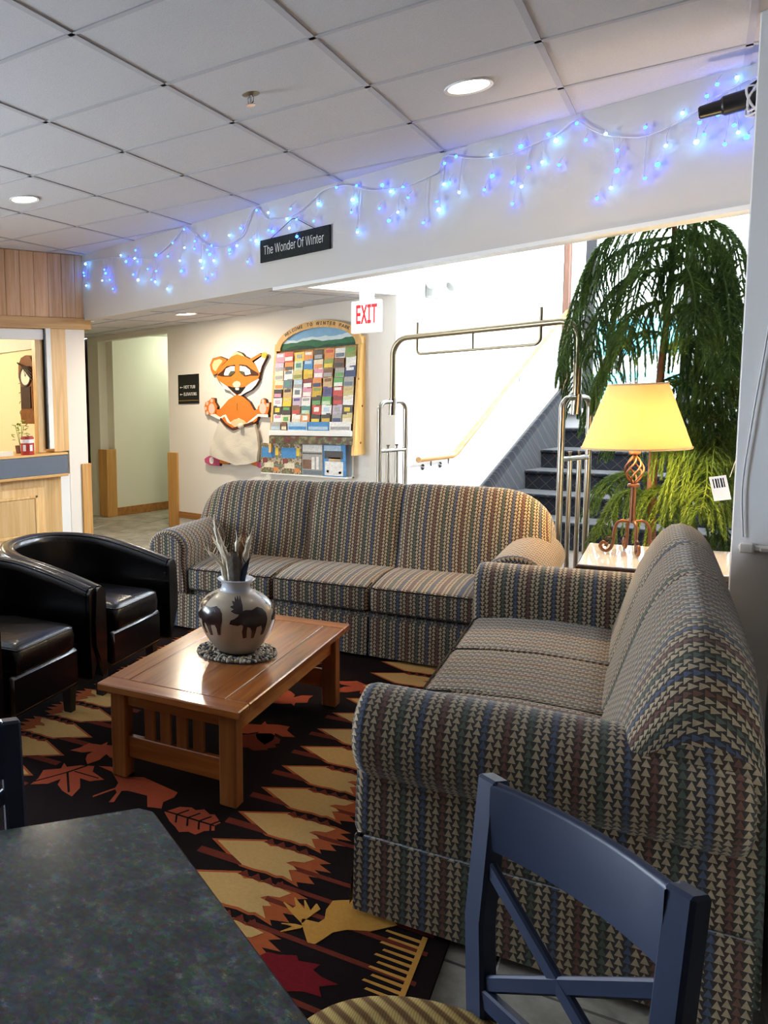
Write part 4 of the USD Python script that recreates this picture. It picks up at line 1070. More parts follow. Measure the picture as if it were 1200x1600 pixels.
def make_sofa(label, loc, rz):
    t = thing('sofa', label, 'sofa', loc, rz, group=None)
    # frame behind the skirt
    P = [(.05, .06), (SD - .02, .06), (SD - .02, .24), (.05, .24)]
    fr = sweep([(.04, .05), (SD - .02, .05), (SD - .02, .235), (.04, .235), (.04, .05)], (.05, SL - .05), lambda a, b, x: (x, a, b))
    obj('frame', fix(fr), 'sofa_weave', t)
    # arms
    prof = [(SA, .20), (SA, .30), (SA - .003, .40)]
    for a in np.linspace(-.25, math.pi + 1.0, 24):
        prof.append((.118 + .130 * math.cos(a), .466 + .118 * math.sin(a)))
    prof += [(.060, .355), (.052, .30), (.046, .20), (.046, .19)]
    prof.append(prof[0])
    for side_ in (0, 1):
        put = (lambda a, b, y: (a, y, b)) if side_ == 0 else (lambda a, b, y: (SL - a, y, b))
        av, af, auv = fix(sweep(prof, (0.0, SD - .03), put, inset=.03, uvoff=(.013, 0)))
        k_ = len(prof) * 9
        auv[:k_, 1] *= -1
        obj('arm', (av, af, auv), 'sofa_weave', t)
    # skirt: front in three lengths with pleats between, and the two ends
    segs = [(.012, SA + SC - .004), (SA + SC + .004, SA + 2 * SC - .004), (SA + 2 * SC + .004, SL - .012)]
    for x0, x1 in segs:
        xs_ = np.linspace(x0, x1, 14)
        Pf = [[(x, .012 - .012 * (1 - s) + .004 * math.sin(x * 40) * (1 - s), .015 + .195 * s) for s in (0, .5, 1)] + [(x, .030, .21), (x, .034, .015)] for x in xs_]
        Uf = [[(x, .195 * s) for s in (0, .5, 1)] + [(x, .21), (x, .4)] for x in xs_]
        obj('skirt', grid(Pf, Uf), 'sofa_weave', t)
    for x, sgn in ((.012, 1), (SL - .012, -1)):
        ys_ = np.linspace(.01, SD - .02, 12)
        Pf = [[(x - sgn * .012 * (1 - s), y, .015 + .195 * s) for s in (0, .5, 1)] + [(x + sgn * .02, y, .21), (x + sgn * .022, y, .015)] for y in ys_]
        Uf = [[(y, .195 * s) for s in (0, .5, 1)] + [(y, .21), (y, .4)] for y in ys_]
        obj('skirt', grid(Pf, Uf, flip=sgn > 0), 'sofa_weave', t)
    # seat cushions
    for k in range(3):
        x0 = SA + k * SC + .003; x1 = x0 + SC - .006
        prof = []
        for a in np.linspace(-math.pi / 2, -math.pi, 6):
            prof.append((.012 + .03 + .03 * math.cos(a), .232 + .03 + .03 * math.sin(a)))
        for a in np.linspace(math.pi, math.pi / 2, 6):
            prof.append((.012 + .035 + .035 * math.cos(a), .370 - .035 + .035 * math.sin(a)))
        prof += [(.15, .384), (.30, .390), (.45, .384), (.58, .373), (.58, .232)]
        prof.append(prof[0])
        cu = obj('seat_cushion', fix(sweep(prof, (x0, x1), lambda a, b, x: (x, a, b), inset=.022)), 'sofa_weave', t)
        for z in (.360, .243):
            obj('welt', tube([(x0 + .006, .10, z + .012), (x0 + .008, .024, z), (x0 + .03, .0145, z), (x1 - .03, .0145, z), (x1 - .008, .024, z), (x1 - .006, .10, z + .012)], .0038, 6), 'seam_dark', cu, smooth=60)
    # back: three sections, rounded down at both ends
    prof = np.array([(.47, .30), (.50, .36), (.535, .46), (.565, .56), (.592, .66), (.618, .735), (.645, .785), (.675, .812), (.705, .818), (.735, .808), (.765, .785), (.79, .745), (.80, .69), (.805, .55), (.81, .35), (.815, .05)])
    arc = np.concatenate([[0], np.cumsum(np.linalg.norm(np.diff(prof, axis=0), axis=1))])
    xe = [.035, SA + SC, SA + 2 * SC, SL - .035]

    def ztop(x):
        u = min(x - .035, SL - .035 - x)
        crown = .808 + .022 * (1 - ((x - SL / 2) / (SL / 2)) ** 2)
        if u < .27:
            q = 1 - u / .27
            return .60 + (crown - .60) * math.sqrt(max(0, 1 - q ** 2.4))
        return crown
    for k in range(3):
        x0, x1 = xe[k] + (.002 if k else 0), xe[k + 1] - (.002 if k < 2 else 0)
        ts = np.concatenate([[0, .004, .012, .03, .06, .1], np.linspace(.15, .85, 15), [.9, .94, .97, .988, .996, 1]])
        P, U = [], []
        for s in ts:
            x = x0 + (x1 - x0) * s
            zt = ztop(x); edge = []
            dl = (x - x0) if k > 0 else 1; dr = (x1 - x) if k < 2 else 1
            e = min(dl, dr); pil_ = math.exp(-(e / .035) ** 1.2)
            row = []
            for (y, z), A in zip(prof, arc):
                z2 = .45 + (z - .45) * (zt - .45) / .368 if z > .45 else z
                w = min(1, max(0, (z - .30) / .15)) if y < .76 else 0
                lift = .012 * math.sin(min(1, max(0, (z - .34) / .42)) * math.pi) if y < .72 else 0
                row.append((x, y + .020 * pil_ * w - lift * (1 - pil_), z2 - .010 * pil_ * (z > .76)))
            P.append(row); U.append([(x, A) for A in arc])
        PA = np.array(P); UA = np.array(U)
        if k == 0:
            dd = np.linalg.norm(np.diff(PA[::-1], axis=0), axis=2); UA[:, :, 0] = (x1 - np.vstack([np.zeros(len(prof)), np.cumsum(dd, 0)]))[::-1]
        elif k == 2:
            dd = np.linalg.norm(np.diff(PA, axis=0), axis=2); UA[:, :, 0] = x0 + np.vstack([np.zeros(len(prof)), np.cumsum(dd, 0)])
        U = UA
        m3 = [grid(P, U)]
        for s, rev in ((0, False), (-1, True)):
            row = np.array(P[s]); vv, ff = trimesh.creation.triangulate_polygon(sg.Polygon(row[:, 1:]).buffer(0), engine='earcut')
            vv = np.array(vv); m3.append((np.stack([np.full(len(vv), row[0, 0]), vv[:, 0], vv[:, 1]], 1), np.array(ff)[:, ::-1] if rev else np.array(ff), vv + .017))
        obj('back_section', fix(join(*m3)), 'sofa_weave', t)
    return t


TH1, TH2 = math.radians(17.9), math.radians(109.3)
sofa = make_sofa('three-seat sofa in striped zigzag fabric standing across the room, back to the stairs', (-3.63, 3.153, 0.012), TH1)
copy_of(sofa, (-1.218 - .3305 * SL, 1.716 + .9438 * SL, .012), TH2 - math.pi, 'three-seat striped sofa at the right seen from its near arm, under the pillar')

# ------------------------------------------------------------------ black tub chairs. Local: faces +x, y across, z up, origin under its middle
def make_tub(label, loc, rz):
    t = thing('tub_chair', label, 'armchair', loc, rz, group=None)
    W_, D_, R_ = .30, .315, .265              # outer half width, half depth, corner radius of the plan
    plan = [(D_, -W_)]
    for a in np.linspace(-math.pi / 2, -math.pi, 10):
        plan.append((-D_ + R_ + R_ * math.cos(a), -W_ + R_ + R_ * math.sin(a)))
    for a in np.linspace(math.pi, math.pi / 2, 10):
        plan.append((-D_ + R_ + R_ * math.cos(a), W_ - R_ + R_ * math.sin(a)))
    plan.append((D_, W_))
    line = sg.LineString(plan); L = line.length
    ts = np.linspace(0, 1, 61)
    th_ = .085

    def height(s):
        u = abs(2 * s - 1)                   # 0 at the back, 1 at the arm fronts
        return .54 + .125 * (1 - u ** 2.0)
    P, U, Ptop_o, Ptop_i, Pmid = [], [], [], [], []
    for s in ts:
        p = np.array(line.interpolate(s, True).coords[0]); q1 = np.array(line.interpolate(min(1, s + .004), True).coords[0]); q0 = np.array(line.interpolate(max(0, s - .004), True).coords[0])
        d = q1 - q0; d /= np.linalg.norm(d); nn = np.array([-d[1], d[0]])          # towards the inside
        h = height(s); row = []
        fl = .5 * (1 + math.cos((abs(2 * s - 1)) * math.pi)) * .02
        tuft = .014 * abs(math.sin(math.pi * (s - .5) * 9)) if abs(s - .5) < .20 else 0
        row.append((*(p + nn * .02), .12)); row.append((*(p + nn * .006), .14)); row.append((*p, .30)); row.append((*p, h - .05))
        for a in np.linspace(0, math.pi, 9):
            row.append((*(p + nn * (th_ / 2 - (th_ / 2) * math.cos(a))), h - .04 + .04 * math.sin(a)))
        row.append((*(p + nn * (th_ + .002 - tuft * .3)), h - .06)); ln_b = max(0, 1 - (abs(2 * s - 1) / .55) ** 2)
        row.append((*(p + nn * (th_ + .012 + tuft + .038 * ln_b)), h - .14)); row.append((*(p + nn * (th_ + .014 + tuft + .085 * ln_b)), .40)); row.append((*(p + nn * (th_ + .01 + .09 * ln_b)), .28))
        P.append(row); U.append([(s, k / 16) for k in range(len(row))])
        Ptop_o.append((*(p + nn * .012), h - .012)); Ptop_i.append((*(p + nn * (th_ - .012)), h - .012))
    sh = [grid(P, U)]
    obj('shell', fix(join(*sh)), 'leather', t)
    for row, s in ((P[0], -1), (P[-1], 1)):
        r = np.array(row)
        poly = sg.Polygon(r[:, 1:]).buffer(0)
        pad = prism(poly.buffer(-.004), 0, .022); v = np.array(pad.vertices)
        m = trimesh.Trimesh(np.stack([r[0, 0] + v[:, 2] - .004, v[:, 0], v[:, 1]], 1), np.array(pad.faces), process=False); m.fix_normals()
        obj('arm_front', m, 'leather', t, smooth=50)
    for row in (Ptop_o, Ptop_i):
        obj('piping', tube(row, .0045, 6), 'leather_piping', t, smooth=60)
    # base and seat
    inner = sg.Polygon([(D_ - .005, -W_ + .06)] + [(x * .80 if x < 0 else x, y * .80) for x, y in plan[1:-1]] + [(D_ - .005, W_ - .06)])
    obj('base', prism(sg.Polygon(plan).buffer(-.03).intersection(sg.box(-1, -1, D_ - .02, 1)), .12, .30), 'leather', t)
    obj('front_rail', box(D_ - .03, D_ + .004, -W_ + .07, W_ - .07, .14, .30, .012), 'leather', t, smooth=40)
    sp_ = sg.Polygon([(D_ + .012, -W_ + .10), (D_ + .012, W_ - .10), (D_ - .3, W_ - .095), (-D_ + .18, W_ - .17), (-D_ + .11, 0), (-D_ + .18, -W_ + .17), (D_ - .3, -W_ + .095)]).buffer(.04).buffer(-.04)
    lay = []
    for z, ins in ((.30, .012), (.312, .002), (.36, 0), (.395, .006), (.412, .02), (.420, .045), (.426, .10), (.430, .18)):
        q = sp_.buffer(-ins); ring = np.array(q.exterior.coords)[:-1]
        ln_ = sg.LinearRing(ring); a0 = ln_.project(sg.Point(D_, 0))
        lay.append([(*ln_.interpolate((a0 + ln_.length * k / 64) % ln_.length).coords[0], z) for k in range(65)])
    lay.append([(*np.mean(lay[-1], 0)[:2], .431)] * 65)
    g3 = grid(np.array(lay), np.zeros((len(lay), 65, 2)))
    obj('seat_cushion', fix(g3), 'leather', t)
    ring = np.array(lay[2]); obj('seat_piping', tube(np.array([(x, y, .398) for x, y, z in lay[3]])[:-1], .004, 6, closed=True), 'leather_piping', t, smooth=60)
    for sx in (-1, 1):
        for sy in (-1, 1):
            obj('leg', moved(trimesh.convex.convex_hull(np.array([(a * w, b * w, z) for a in (-1, 1) for b in (-1, 1) for w, z in ((.024, .13), (.018, 0))])), sx * (D_ - .06), sy * (W_ - .06), 0), 'dark_leg', t)
    return t


tub = make_tub('black leather tub chair nearer the reception counter, back to the hall opening', (-3.21, 2.34, .012), math.radians(20))
copy_of(tub, (-2.975, 1.655, .012), math.radians(20), 'black leather tub chair cut by the left edge, in front of the other one')

# ------------------------------------------------------------------ rug
rug = thing('area_rug', 'dark woven rug with leaves, elk and saw-toothed cream bands under the furniture', 'rug', (RO[0], RO[1], 0), math.atan2(RE[1], RE[0]) - math.pi / 2)
# local frame of the rug: x = -s (s runs to the left from its right edge), y = t along the room
obj('pile', box(-2.75, 0, -1.3, 2.42, 0, .010, .003), 'rug_black', rug)


def motif(name, poly, m, lift):
    me = prism(affinity.scale(poly, -1, 1, origin=(0, 0)), .0098, .0102 + lift)
    if me is not None:
        obj(name, me, m, rug)


BAND = [(.672, .288), (.548, .358), (.525, .340), (.505, .352), (.484, .345), (.466, .356), (.441, .346), (.425, .350), (.391, .344), (.411, .309), (.440, .300), (.455, .281), (.430, .275), (.416, .262), (.436, .250), (.409, .204), (.440, .214), (.455, .205), (.486, .210), (.520, .204), (.557, .205), (.60, .235)]
TIP = [(.40, .36), (.345, .345), (.372, .325), (.33, .30), (.375, .29), (.335, .262), (.38, .25), (.352, .222), (.40, .205), (.44, .23), (.44, .34)]
for k in range(-7, 11):
    for mirror in (False, True):
        def tr(p):
            q = sg.Polygon([(2.114 - s if mirror else s, t + .197 * k + (.045 if mirror else 0)) for s, t in p]).buffer(0)
            return q.intersection(sg.box(.02, -1.28, 2.73, 2.40))
        cream = tr(BAND)
        if cream.is_empty or cream.area < .002:
            continue
        motif('saw_tooth_border', unary_union([cream.buffer(.011, join_style=2), tr(TIP)]), 'rug_orange', .0)
        motif('saw_tooth_band', cream, 'rug_cream', .0006)
        teeth = unary_union([tr([(.55 - .035 * i, .352 + .0 * i), (.535 - .035 * i, .385), (.515 - .035 * i, .352)]) for i in range(4)])
        motif('tooth_row', teeth, 'rug_rust', .0009)
LEAF = [(1.386, .478), (1.357, .456), (1.323, .492), (1.274, .515), (1.254, .473), (1.184, .442), (1.222, .404), (1.265, .407), (1.223, .346), (1.211, .278), (1.263, .294), (1.305, .324), (1.32, .365), (1.338, .31), (1.388, .272), (1.393, .327), (1.417, .388), (1.369, .433)]
ELK = [(1.259, .524), (1.214, .544), (1.144, .496), (1.072, .533), (.917, .495), (.911, .459), (.927, .409), (.911, .368), (.956, .352), (.995, .42), (1.068, .415), (1.087, .403), (1.068, .321), (1.082, .312), (1.095, .384), (1.112, .401), (1.147, .311), (1.153, .321), (1.118, .411), (1.128, .448), (1.194, .51)]
DEER = [(.20, .24), (.287, .174), (.29, .126), (.281, .087), (.289, .064), (.329, .056), (.326, .04), (.287, -.027), (.27, -.024), (.26, .003), (.247, .045), (.22, .075), (.17, .10), (.12, .16)]
ANT = [[(.324, .041), (.363, .07), (.392, .097), (.363, .083), (.359, .1), (.375, .132), (.344, .1), (.334, .097), (.349, .134), (.321, .096), (.318, .136), (.305, .12), (.313, .093), (.321, .061)], [(.319, .027), (.337, .024), (.365, .01), (.334, .017), (.356, -.022), (.321, .018)]]
OAK = [(.892, .353), (.865, .41), (.83, .427), (.81, .418), (.789, .438), (.76, .418), (.745, .425), (.708, .387), (.716, .36), (.704, .334), (.73, .315), (.744, .28), (.77, .285), (.794, .267), (.82, .29), (.85, .31)]
RED = [(.356, -.112), (.331, -.107), (.293, -.086), (.283, -.102), (.236, -.087), (.244, -.114), (.219, -.127), (.18, -.13), (.215, -.16), (.20, -.19), (.238, -.195), (.27, -.215), (.30, -.195), (.335, -.20), (.345, -.166), (.375, -.15)]


def shifted(p, ds=0, dt=0, rot=0, sc=1.0, mirror=False):
    q = sg.Polygon(p).buffer(0)
    if mirror:
        q = affinity.scale(q, -1, 1)
    c = q.centroid
    return affinity.translate(affinity.scale(affinity.rotate(q, rot, origin=c), sc, sc, origin=c), ds, dt)


motif('maple_leaf', shifted(LEAF), 'rug_leaf', .0004)
motif('leaf_vein', unary_union([sg.LineString([(1.30, .50), (1.33, .42), (1.24, .30)]).buffer(.004), sg.LineString([(1.33, .42), (1.39, .30)]).buffer(.003), sg.LineString([(1.31, .44), (1.21, .44)]).buffer(.003)]), 'rug_black', .0008)
motif('oak_leaf', shifted(OAK), 'rug_leaf', .0004)
motif('leaf_vein', unary_union([sg.LineString([(.90, .36), (.80, .36), (.72, .36)]).buffer(.004)] + [sg.LineString([(.85 - .04 * i, .36), (.83 - .04 * i, .36 + sgn * .045)]).buffer(.003) for i in range(4) for sgn in (-1, 1)]), 'rug_black', .0008)
motif('elk_figure', shifted(ELK), 'rug_leaf', .0004)
motif('elk_figure', shifted(DEER), 'rug_tan', .0014)
for a_ in ANT:
    motif('antler', sg.Polygon(a_).buffer(.002), 'rug_tan', .0014)
motif('red_leaf', shifted(RED), 'rug_red', .0004)
motif('red_leaf', shifted(RED, -.02, -.55, 40), 'rug_red', .0004)
motif('maple_leaf', shifted(LEAF, .02, .24, 30, .8), 'rug_leaf', .0004)
motif('maple_leaf', shifted(LEAF, -.62, 1.43, 75, .85), 'rug_leaf', .0004)
motif('maple_leaf', shifted(LEAF, -.1, 1.3, 160), 'rug_leaf', .0004)
motif('maple_leaf', shifted(LEAF, -.45, .75, 20, .9), 'rug_leaf', .0004)
motif('maple_leaf', shifted(LEAF, -.40, 1.15, 190, .8), 'rug_leaf', .0004)
motif('oak_leaf', shifted(OAK, .05, .68, 100), 'rug_rust', .0004)
motif('oak_leaf', shifted(OAK, .5, 1.0, 40), 'rug_leaf', .0004)
motif('elk_figure', shifted(ELK, 0, 1.5, 180), 'rug_leaf', .0004)
motif('maple_leaf', shifted(LEAF, .0, -.75, 10), 'rug_leaf', .0004)
for t_ in (-.235, -.03, .09, .168, .267, .47, .66, .86):
    motif('stripe', sg.Polygon([(.44, t_ - .010), (.44, t_ + .010), (.03, t_ + .004), (.03, t_ - .012)]), 'rug_rust', .0005)
for t_ in (.10, .30, .50, .70, .90, 1.1, 1.3):
    motif('stripe', sg.box(.56, t_ + .10, .70, t_ + .135), 'rug_rust', .0003)
    motif('stripe', sg.box(1.40, t_ + .145, 1.56, t_ + .18), 'rug_rust', .0003)
comb = [sg.Polygon([(.046, -.13), (.046, .15), (.058, .15), (.058, -.13)])] + [sg.Polygon([(.055, -.115 + .026 * i), (.055, -.103 + .026 * i), (.125 + .012 * (i % 2), -.104 + .026 * i), (.128 + .012 * (i % 2), -.112 + .026 * i)]) for i in range(10)]
motif('comb_border', unary_union(comb), 'rug_tan', .0006)
motif('comb_border', affinity.translate(unary_union(comb), 0, -.42), 'rug_tan', .0006)
motif('edge_band', sg.box(.0, -1.3, .034, 2.42), 'rug_black', .002)

# ------------------------------------------------------------------ coffee table
CT = (-2.172, 2.326)
ctb = thing('coffee_table', 'oak coffee table with inlaid lines and slatted ends on the rug', 'coffee table', (*CT, .012), math.radians(109.08))
L2, W2, HT = .589, .2705, .352
bw_ = .085
obj('center_panel', box(-L2 + bw_ + .002, L2 - bw_ - .002, -W2 + bw_ + .002, W2 - bw_ - .002, HT - .025, HT, .0015), 'table_oak', ctb)
for s in (-1, 1):
    obj('border_board', box(-L2, L2, min(s * W2, s * (W2 - bw_)), max(s * W2, s * (W2 - bw_)), HT - .028, HT, .004) if False else box(-L2 + bw_ + .002, L2 - bw_ - .002, min(s * W2, s * (W2 - bw_)), max(s * W2, s * (W2 - bw_)), HT - .028, HT, .004), 'table_oak', ctb)
    obj('end_board', box(min(s * L2, s * (L2 - bw_)), max(s * L2, s * (L2 - bw_)), -W2, W2, HT - .028, HT, .004), 'table_oak_cross', ctb)
obj('inlay_bed', box(-L2 + .01, L2 - .01, -W2 + .01, W2 - .01, HT - .03, HT - .004), 'dark_leg', ctb)
for sx in (-1, 1):
    for sy in (-1, 1):
        obj('leg', box(sx * (L2 - .07) - .03, sx * (L2 - .07) + .03, sy * (W2 - .06) - .03, sy * (W2 - .06) + .03, 0, HT - .028, .004), 'table_oak_leg', ctb)
    x = sx * (L2 - .07)
    obj('end_apron', box(x - .011, x + .011, -W2 + .09, W2 - .09, HT - .085, HT - .028, .002), 'table_oak_cross', ctb)
    obj('end_rail', box(x - .012, x + .012, -W2 + .09, W2 - .09, .075, .155, .003), 'table_oak_cross', ctb)
    for k in range(4):
        y = -.095 + k * .063
        obj('slat', box(x - .008, x + .008, y - .02, y + .02, .15, HT - .08, .002), 'table_oak_leg', ctb)
for sy in (-1, 1):
    y = sy * (W2 - .06)
    obj('side_apron', box(-L2 + .10, L2 - .10, y - .011, y + .011, HT - .115, HT - .028, .002), 'table_oak', ctb)

# pebble mat, moose vase, dried stalks
TZ = .012 + HT
VX, VY = -2.155, 2.315
pm = thing('pebble_mat', 'round mat of grey and cream pebbles under the moose vase', 'mat', (VX, VY, TZ + .0005))
obj('mat_base', lathe([(0, 0), (.155, 0), (.155, .003), (0, .003)], 40), 'pebble_dark', pm)
groups = {'pebble_dark': [], 'pebble_light': [], 'pebble_tan': []}
rr = random.Random(5); ring_r = [.147, .133, .118, .103, .088]
for R in ring_r:
    k_ = int(2 * math.pi * R / .0155)
    for k in range(k_):
        a = 2 * math.pi * (k + rr.uniform(-.3, .3)) / k_
        p = trimesh.creation.icosphere(1, 1.0); p.apply_scale([rr.uniform(.006, .010), rr.uniform(.005, .008), rr.uniform(.005, .008)])
        groups[rr.choice(['pebble_dark', 'pebble_light', 'pebble_tan', 'pebble_light', 'pebble_light'])].append(moved(p, R * math.cos(a), R * math.sin(a), .006, rz=rr.uniform(0, 3)))
for k, ms in groups.items():
    obj('pebbles', cat_(*ms), k, pm, smooth=True, kind='stuff')

vs = thing('moose_vase', 'round pottery vase with dark moose silhouettes on the coffee table', 'vase', (VX, VY, TZ + .010))
vprof = [(0, 0), (.065, 0), (.074, .004), (.098, .03), (.124, .07), (.142, .115), (.146, .15), (.138, .183), (.115, .212), (.082, .232), (.062, .240), (.056, .246), (.054, .262), (.058, .272), (.068, .279), (.072, .284), (.068, .287), (.060, .284), (.052, .274), (.048, .26), (.048, .22), (0, .20)]
vp_ = spline([(r, 0, z) for r, z in vprof[1:11]], 50)
obj('body', lathe([(0, 0)] + [(p[0], p[2]) for p in vp_], 64), 'pottery', vs, smooth=40)
obj('neck', lathe(vprof[10:], 48), 'pottery_white', vs, smooth=40)
rz_r = np.array([p[0] for p in vp_]); rz_z = np.array([p[2] for p in vp_])
MOOSE = [(-.062, .022), (-.052, .026), (-.040, .034), (-.030, .048), (-.012, .052), (.010, .051), (.035, .058), (.052, .052), (.062, .040), (.064, .020), (.058, -.004), (.054, -.028), (.046, -.030), (.046, -.010), (.040, .004), (.020, .0), (.018, -.02), (.016, -.036), (.008, -.037), (.006, -.012), (.0, .0), (-.012, .004), (-.014, -.012), (-.012, -.034), (-.022, -.036), (-.026, -.014), (-.022, .006), (-.030, .012), (-.042, .008), (-.056, .010), (-.066, .012)]
ANTL = [(-.030, .042), (-.048, .044), (-.062, .050), (-.052, .056), (-.066, .062), (-.054, .066), (-.062, .076), (-.050, .074), (-.052, .086), (-.042, .078), (-.038, .090), (-.032, .076), (-.024, .088), (-.022, .066), (-.024, .05)]


def on_vase(poly, ang, zc, off=.0012):
    m = trimesh.creation.extrude_polygon(poly, .001, engine='earcut')
    vv, ff = trimesh.creation.triangulate_polygon(poly, engine='earcut')
    v3, f3 = trimesh.remesh.subdivide_to_size(np.column_stack([vv, np.zeros(len(vv))]), ff, .008)
    out = []
    for d in (off, -.002):
        z = np.clip(v3[:, 1] + zc, .01, .235); r = np.interp(z, rz_z, rz_r) + d
        a = ang + v3[:, 0] / .14
        out.append(np.stack([r * np.cos(a), r * np.sin(a), z], 1))
    k = len(v3)
    edges = {}
    for tri in f3:
        for i in range(3):
            e = (tri[i], tri[(i + 1) % 3]); edges[e] = 1
    rim = [[a, b, b + k] for a, b in edges if (b, a) not in edges] + [[a, b + k, a + k] for a, b in edges if (b, a) not in edges]
    m = trimesh.Trimesh(np.vstack(out), np.vstack([f3, f3[:, ::-1] + k] + ([np.array(rim)] if rim else [])), process=False)
    m.fix_normals(); return m


facing = math.atan2(EYE[1] - VY, EYE[0] - VX)
for k in range(5):
    a = facing + .36 + k * 2 * math.pi / 5
    fig = unary_union([sg.Polygon(MOOSE).buffer(.0015), sg.Polygon(ANTL).buffer(.001)])
    obj('moose_figure', on_vase(affinity.scale(fig, 1.12, 1.2, origin=(0, 0)), a, .128), 'moose_brown', vs)

STALK = [((-.012, .005), [(-.03, .0, .12), (-.062, .0, .20), (-.082, .0, .285)], .013, 'husk', 'tallest pale dried husk leaning left in the moose vase'),
         ((-.02, -.01), [(-.03, -.01, .12), (-.045, -.01, .17), (-.055, -.012, .205)], .010, 'husk', 'pale dried husk behind the tallest one in the moose vase'),
         ((-.03, .0), [(-.05, .0, .09), (-.075, .0, .13), (-.118, .0, .172)], .009, 'husk', 'short pale husk leaning far left in the moose vase'),
         ((-.02, .01), [(-.04, .01, .10), (-.058, .01, .17), (-.085, .01, .195)], .008, 'husk', 'curled pale husk left of centre in the moose vase'),
         ((.0, .01), [(.002, .012, .10), (.004, .014, .16), (.006, .014, .215)], .012, 'husk', 'straight cream husk in the middle of the moose vase'),
         ((.02, .0), [(.03, .0, .10), (.045, .0, .18), (.062, .0, .24)], .014, 'husk', 'pale husk leaning right in the moose vase'),
         ((.015, .012), [(.02, .014, .10), (.028, .014, .17), (.032, .014, .225)], .017, 'husk_brown', 'brown dried seed head right of centre in the moose vase'),
         ((.0, -.01), [(.0, -.012, .08), (-.006, -.016, .13), (-.004, -.016, .165)], .026, 'feather_grey', 'grey fluffy dried head low in the front of the moose vase'),
         ((.02, -.012), [(.026, -.016, .06), (.036, -.018, .10), (.045, -.02, .13)], .012, 'feather_dark', 'dark blue-grey feather low at the right of the moose vase')]
vr = np.array([math.cos(facing + math.pi / 2), math.sin(facing + math.pi / 2), 0])     # to the right as one faces the vase
vf = np.array([math.cos(facing), math.sin(facing), 0])
for k, ((bx, by), pts, w, m_, lab) in enumerate(STALK):
    s_ = thing('dried_stalk', lab, 'dried stalk', (VX, VY, TZ + .24), group='dried stalks in the moose vase')
    path = spline([vr * bx + vf * -by + np.array([0, 0, -.02])] + [vr * x + vf * -y + np.array([0, 0, z]) for x, y, z in pts], 16)
    tt = np.linspace(0, 1, 16)
    rad = w * (.35 + .65 * np.sin(np.pi * np.clip(tt * 1.05, 0, 1)) ** .8) * np.where(tt > .93, .45, 1) * .95
    bl = tube(path, rad, 7)
    v = np.array(bl.vertices); v += (meshkit.noise(v * 160, k)[:, None] - .5) * .006
    bl.vertices = v
    obj('husk_blade', bl, m_, s_, smooth=35)
    r2 = random.Random(k); fr = []
    for q in range(6):
        i = 9 + q % 6; a = r2.uniform(0, 6.28)
        d = np.array([math.cos(a) * .6, math.sin(a) * .6, 1.0]); fr.append(tube([path[i], path[i] + d * .018, path[i] + d * .03 + np.array([0, 0, .006])], [.002, .0016, .0006], 4))
    obj('frayed_fibre', cat_(*fr), m_, s_, smooth=40, kind='stuff')

# ------------------------------------------------------------------ granite table and café chairs in the foreground
GT = np.array([-.904, .776]); g1, g2 = np.array([.9345, -.356]), np.array([-.356, -.9345])
gt = thing('granite_table', 'dark speckled granite table top in the near left corner', 'table', (GT[0], GT[1], 0), math.atan2(g1[1], g1[0]))
# local: x along the right-hand edge, y negative into the table
tp_ = sg.Polygon([(.018, 0), (1.25, 0), (1.25, -.78), (0, -.78), (0, -.018)])
slab = trimesh.convex.convex_hull(np.array([(x, y, z) for q, z in ((tp_.buffer(-.004), .71), (tp_, .714), (tp_, .736), (tp_.buffer(-.004), .74)) for x, y in list(q.exterior.coords)]))
obj('table_top', slab, 'granite', gt)
obj('pedestal', lathe([(.0, .05), (.04, .05), (.04, .70), (.0, .70)], 24), 'black_metal', gt) if False else obj('pedestal', moved(lathe([(.0, .03), (.25, .03), (.24, .045), (.045, .06), (.04, .69), (.18, .70), (.18, .71), (0, .71)], 32), .62, -.39, 0), 'black_metal', gt, smooth=40)


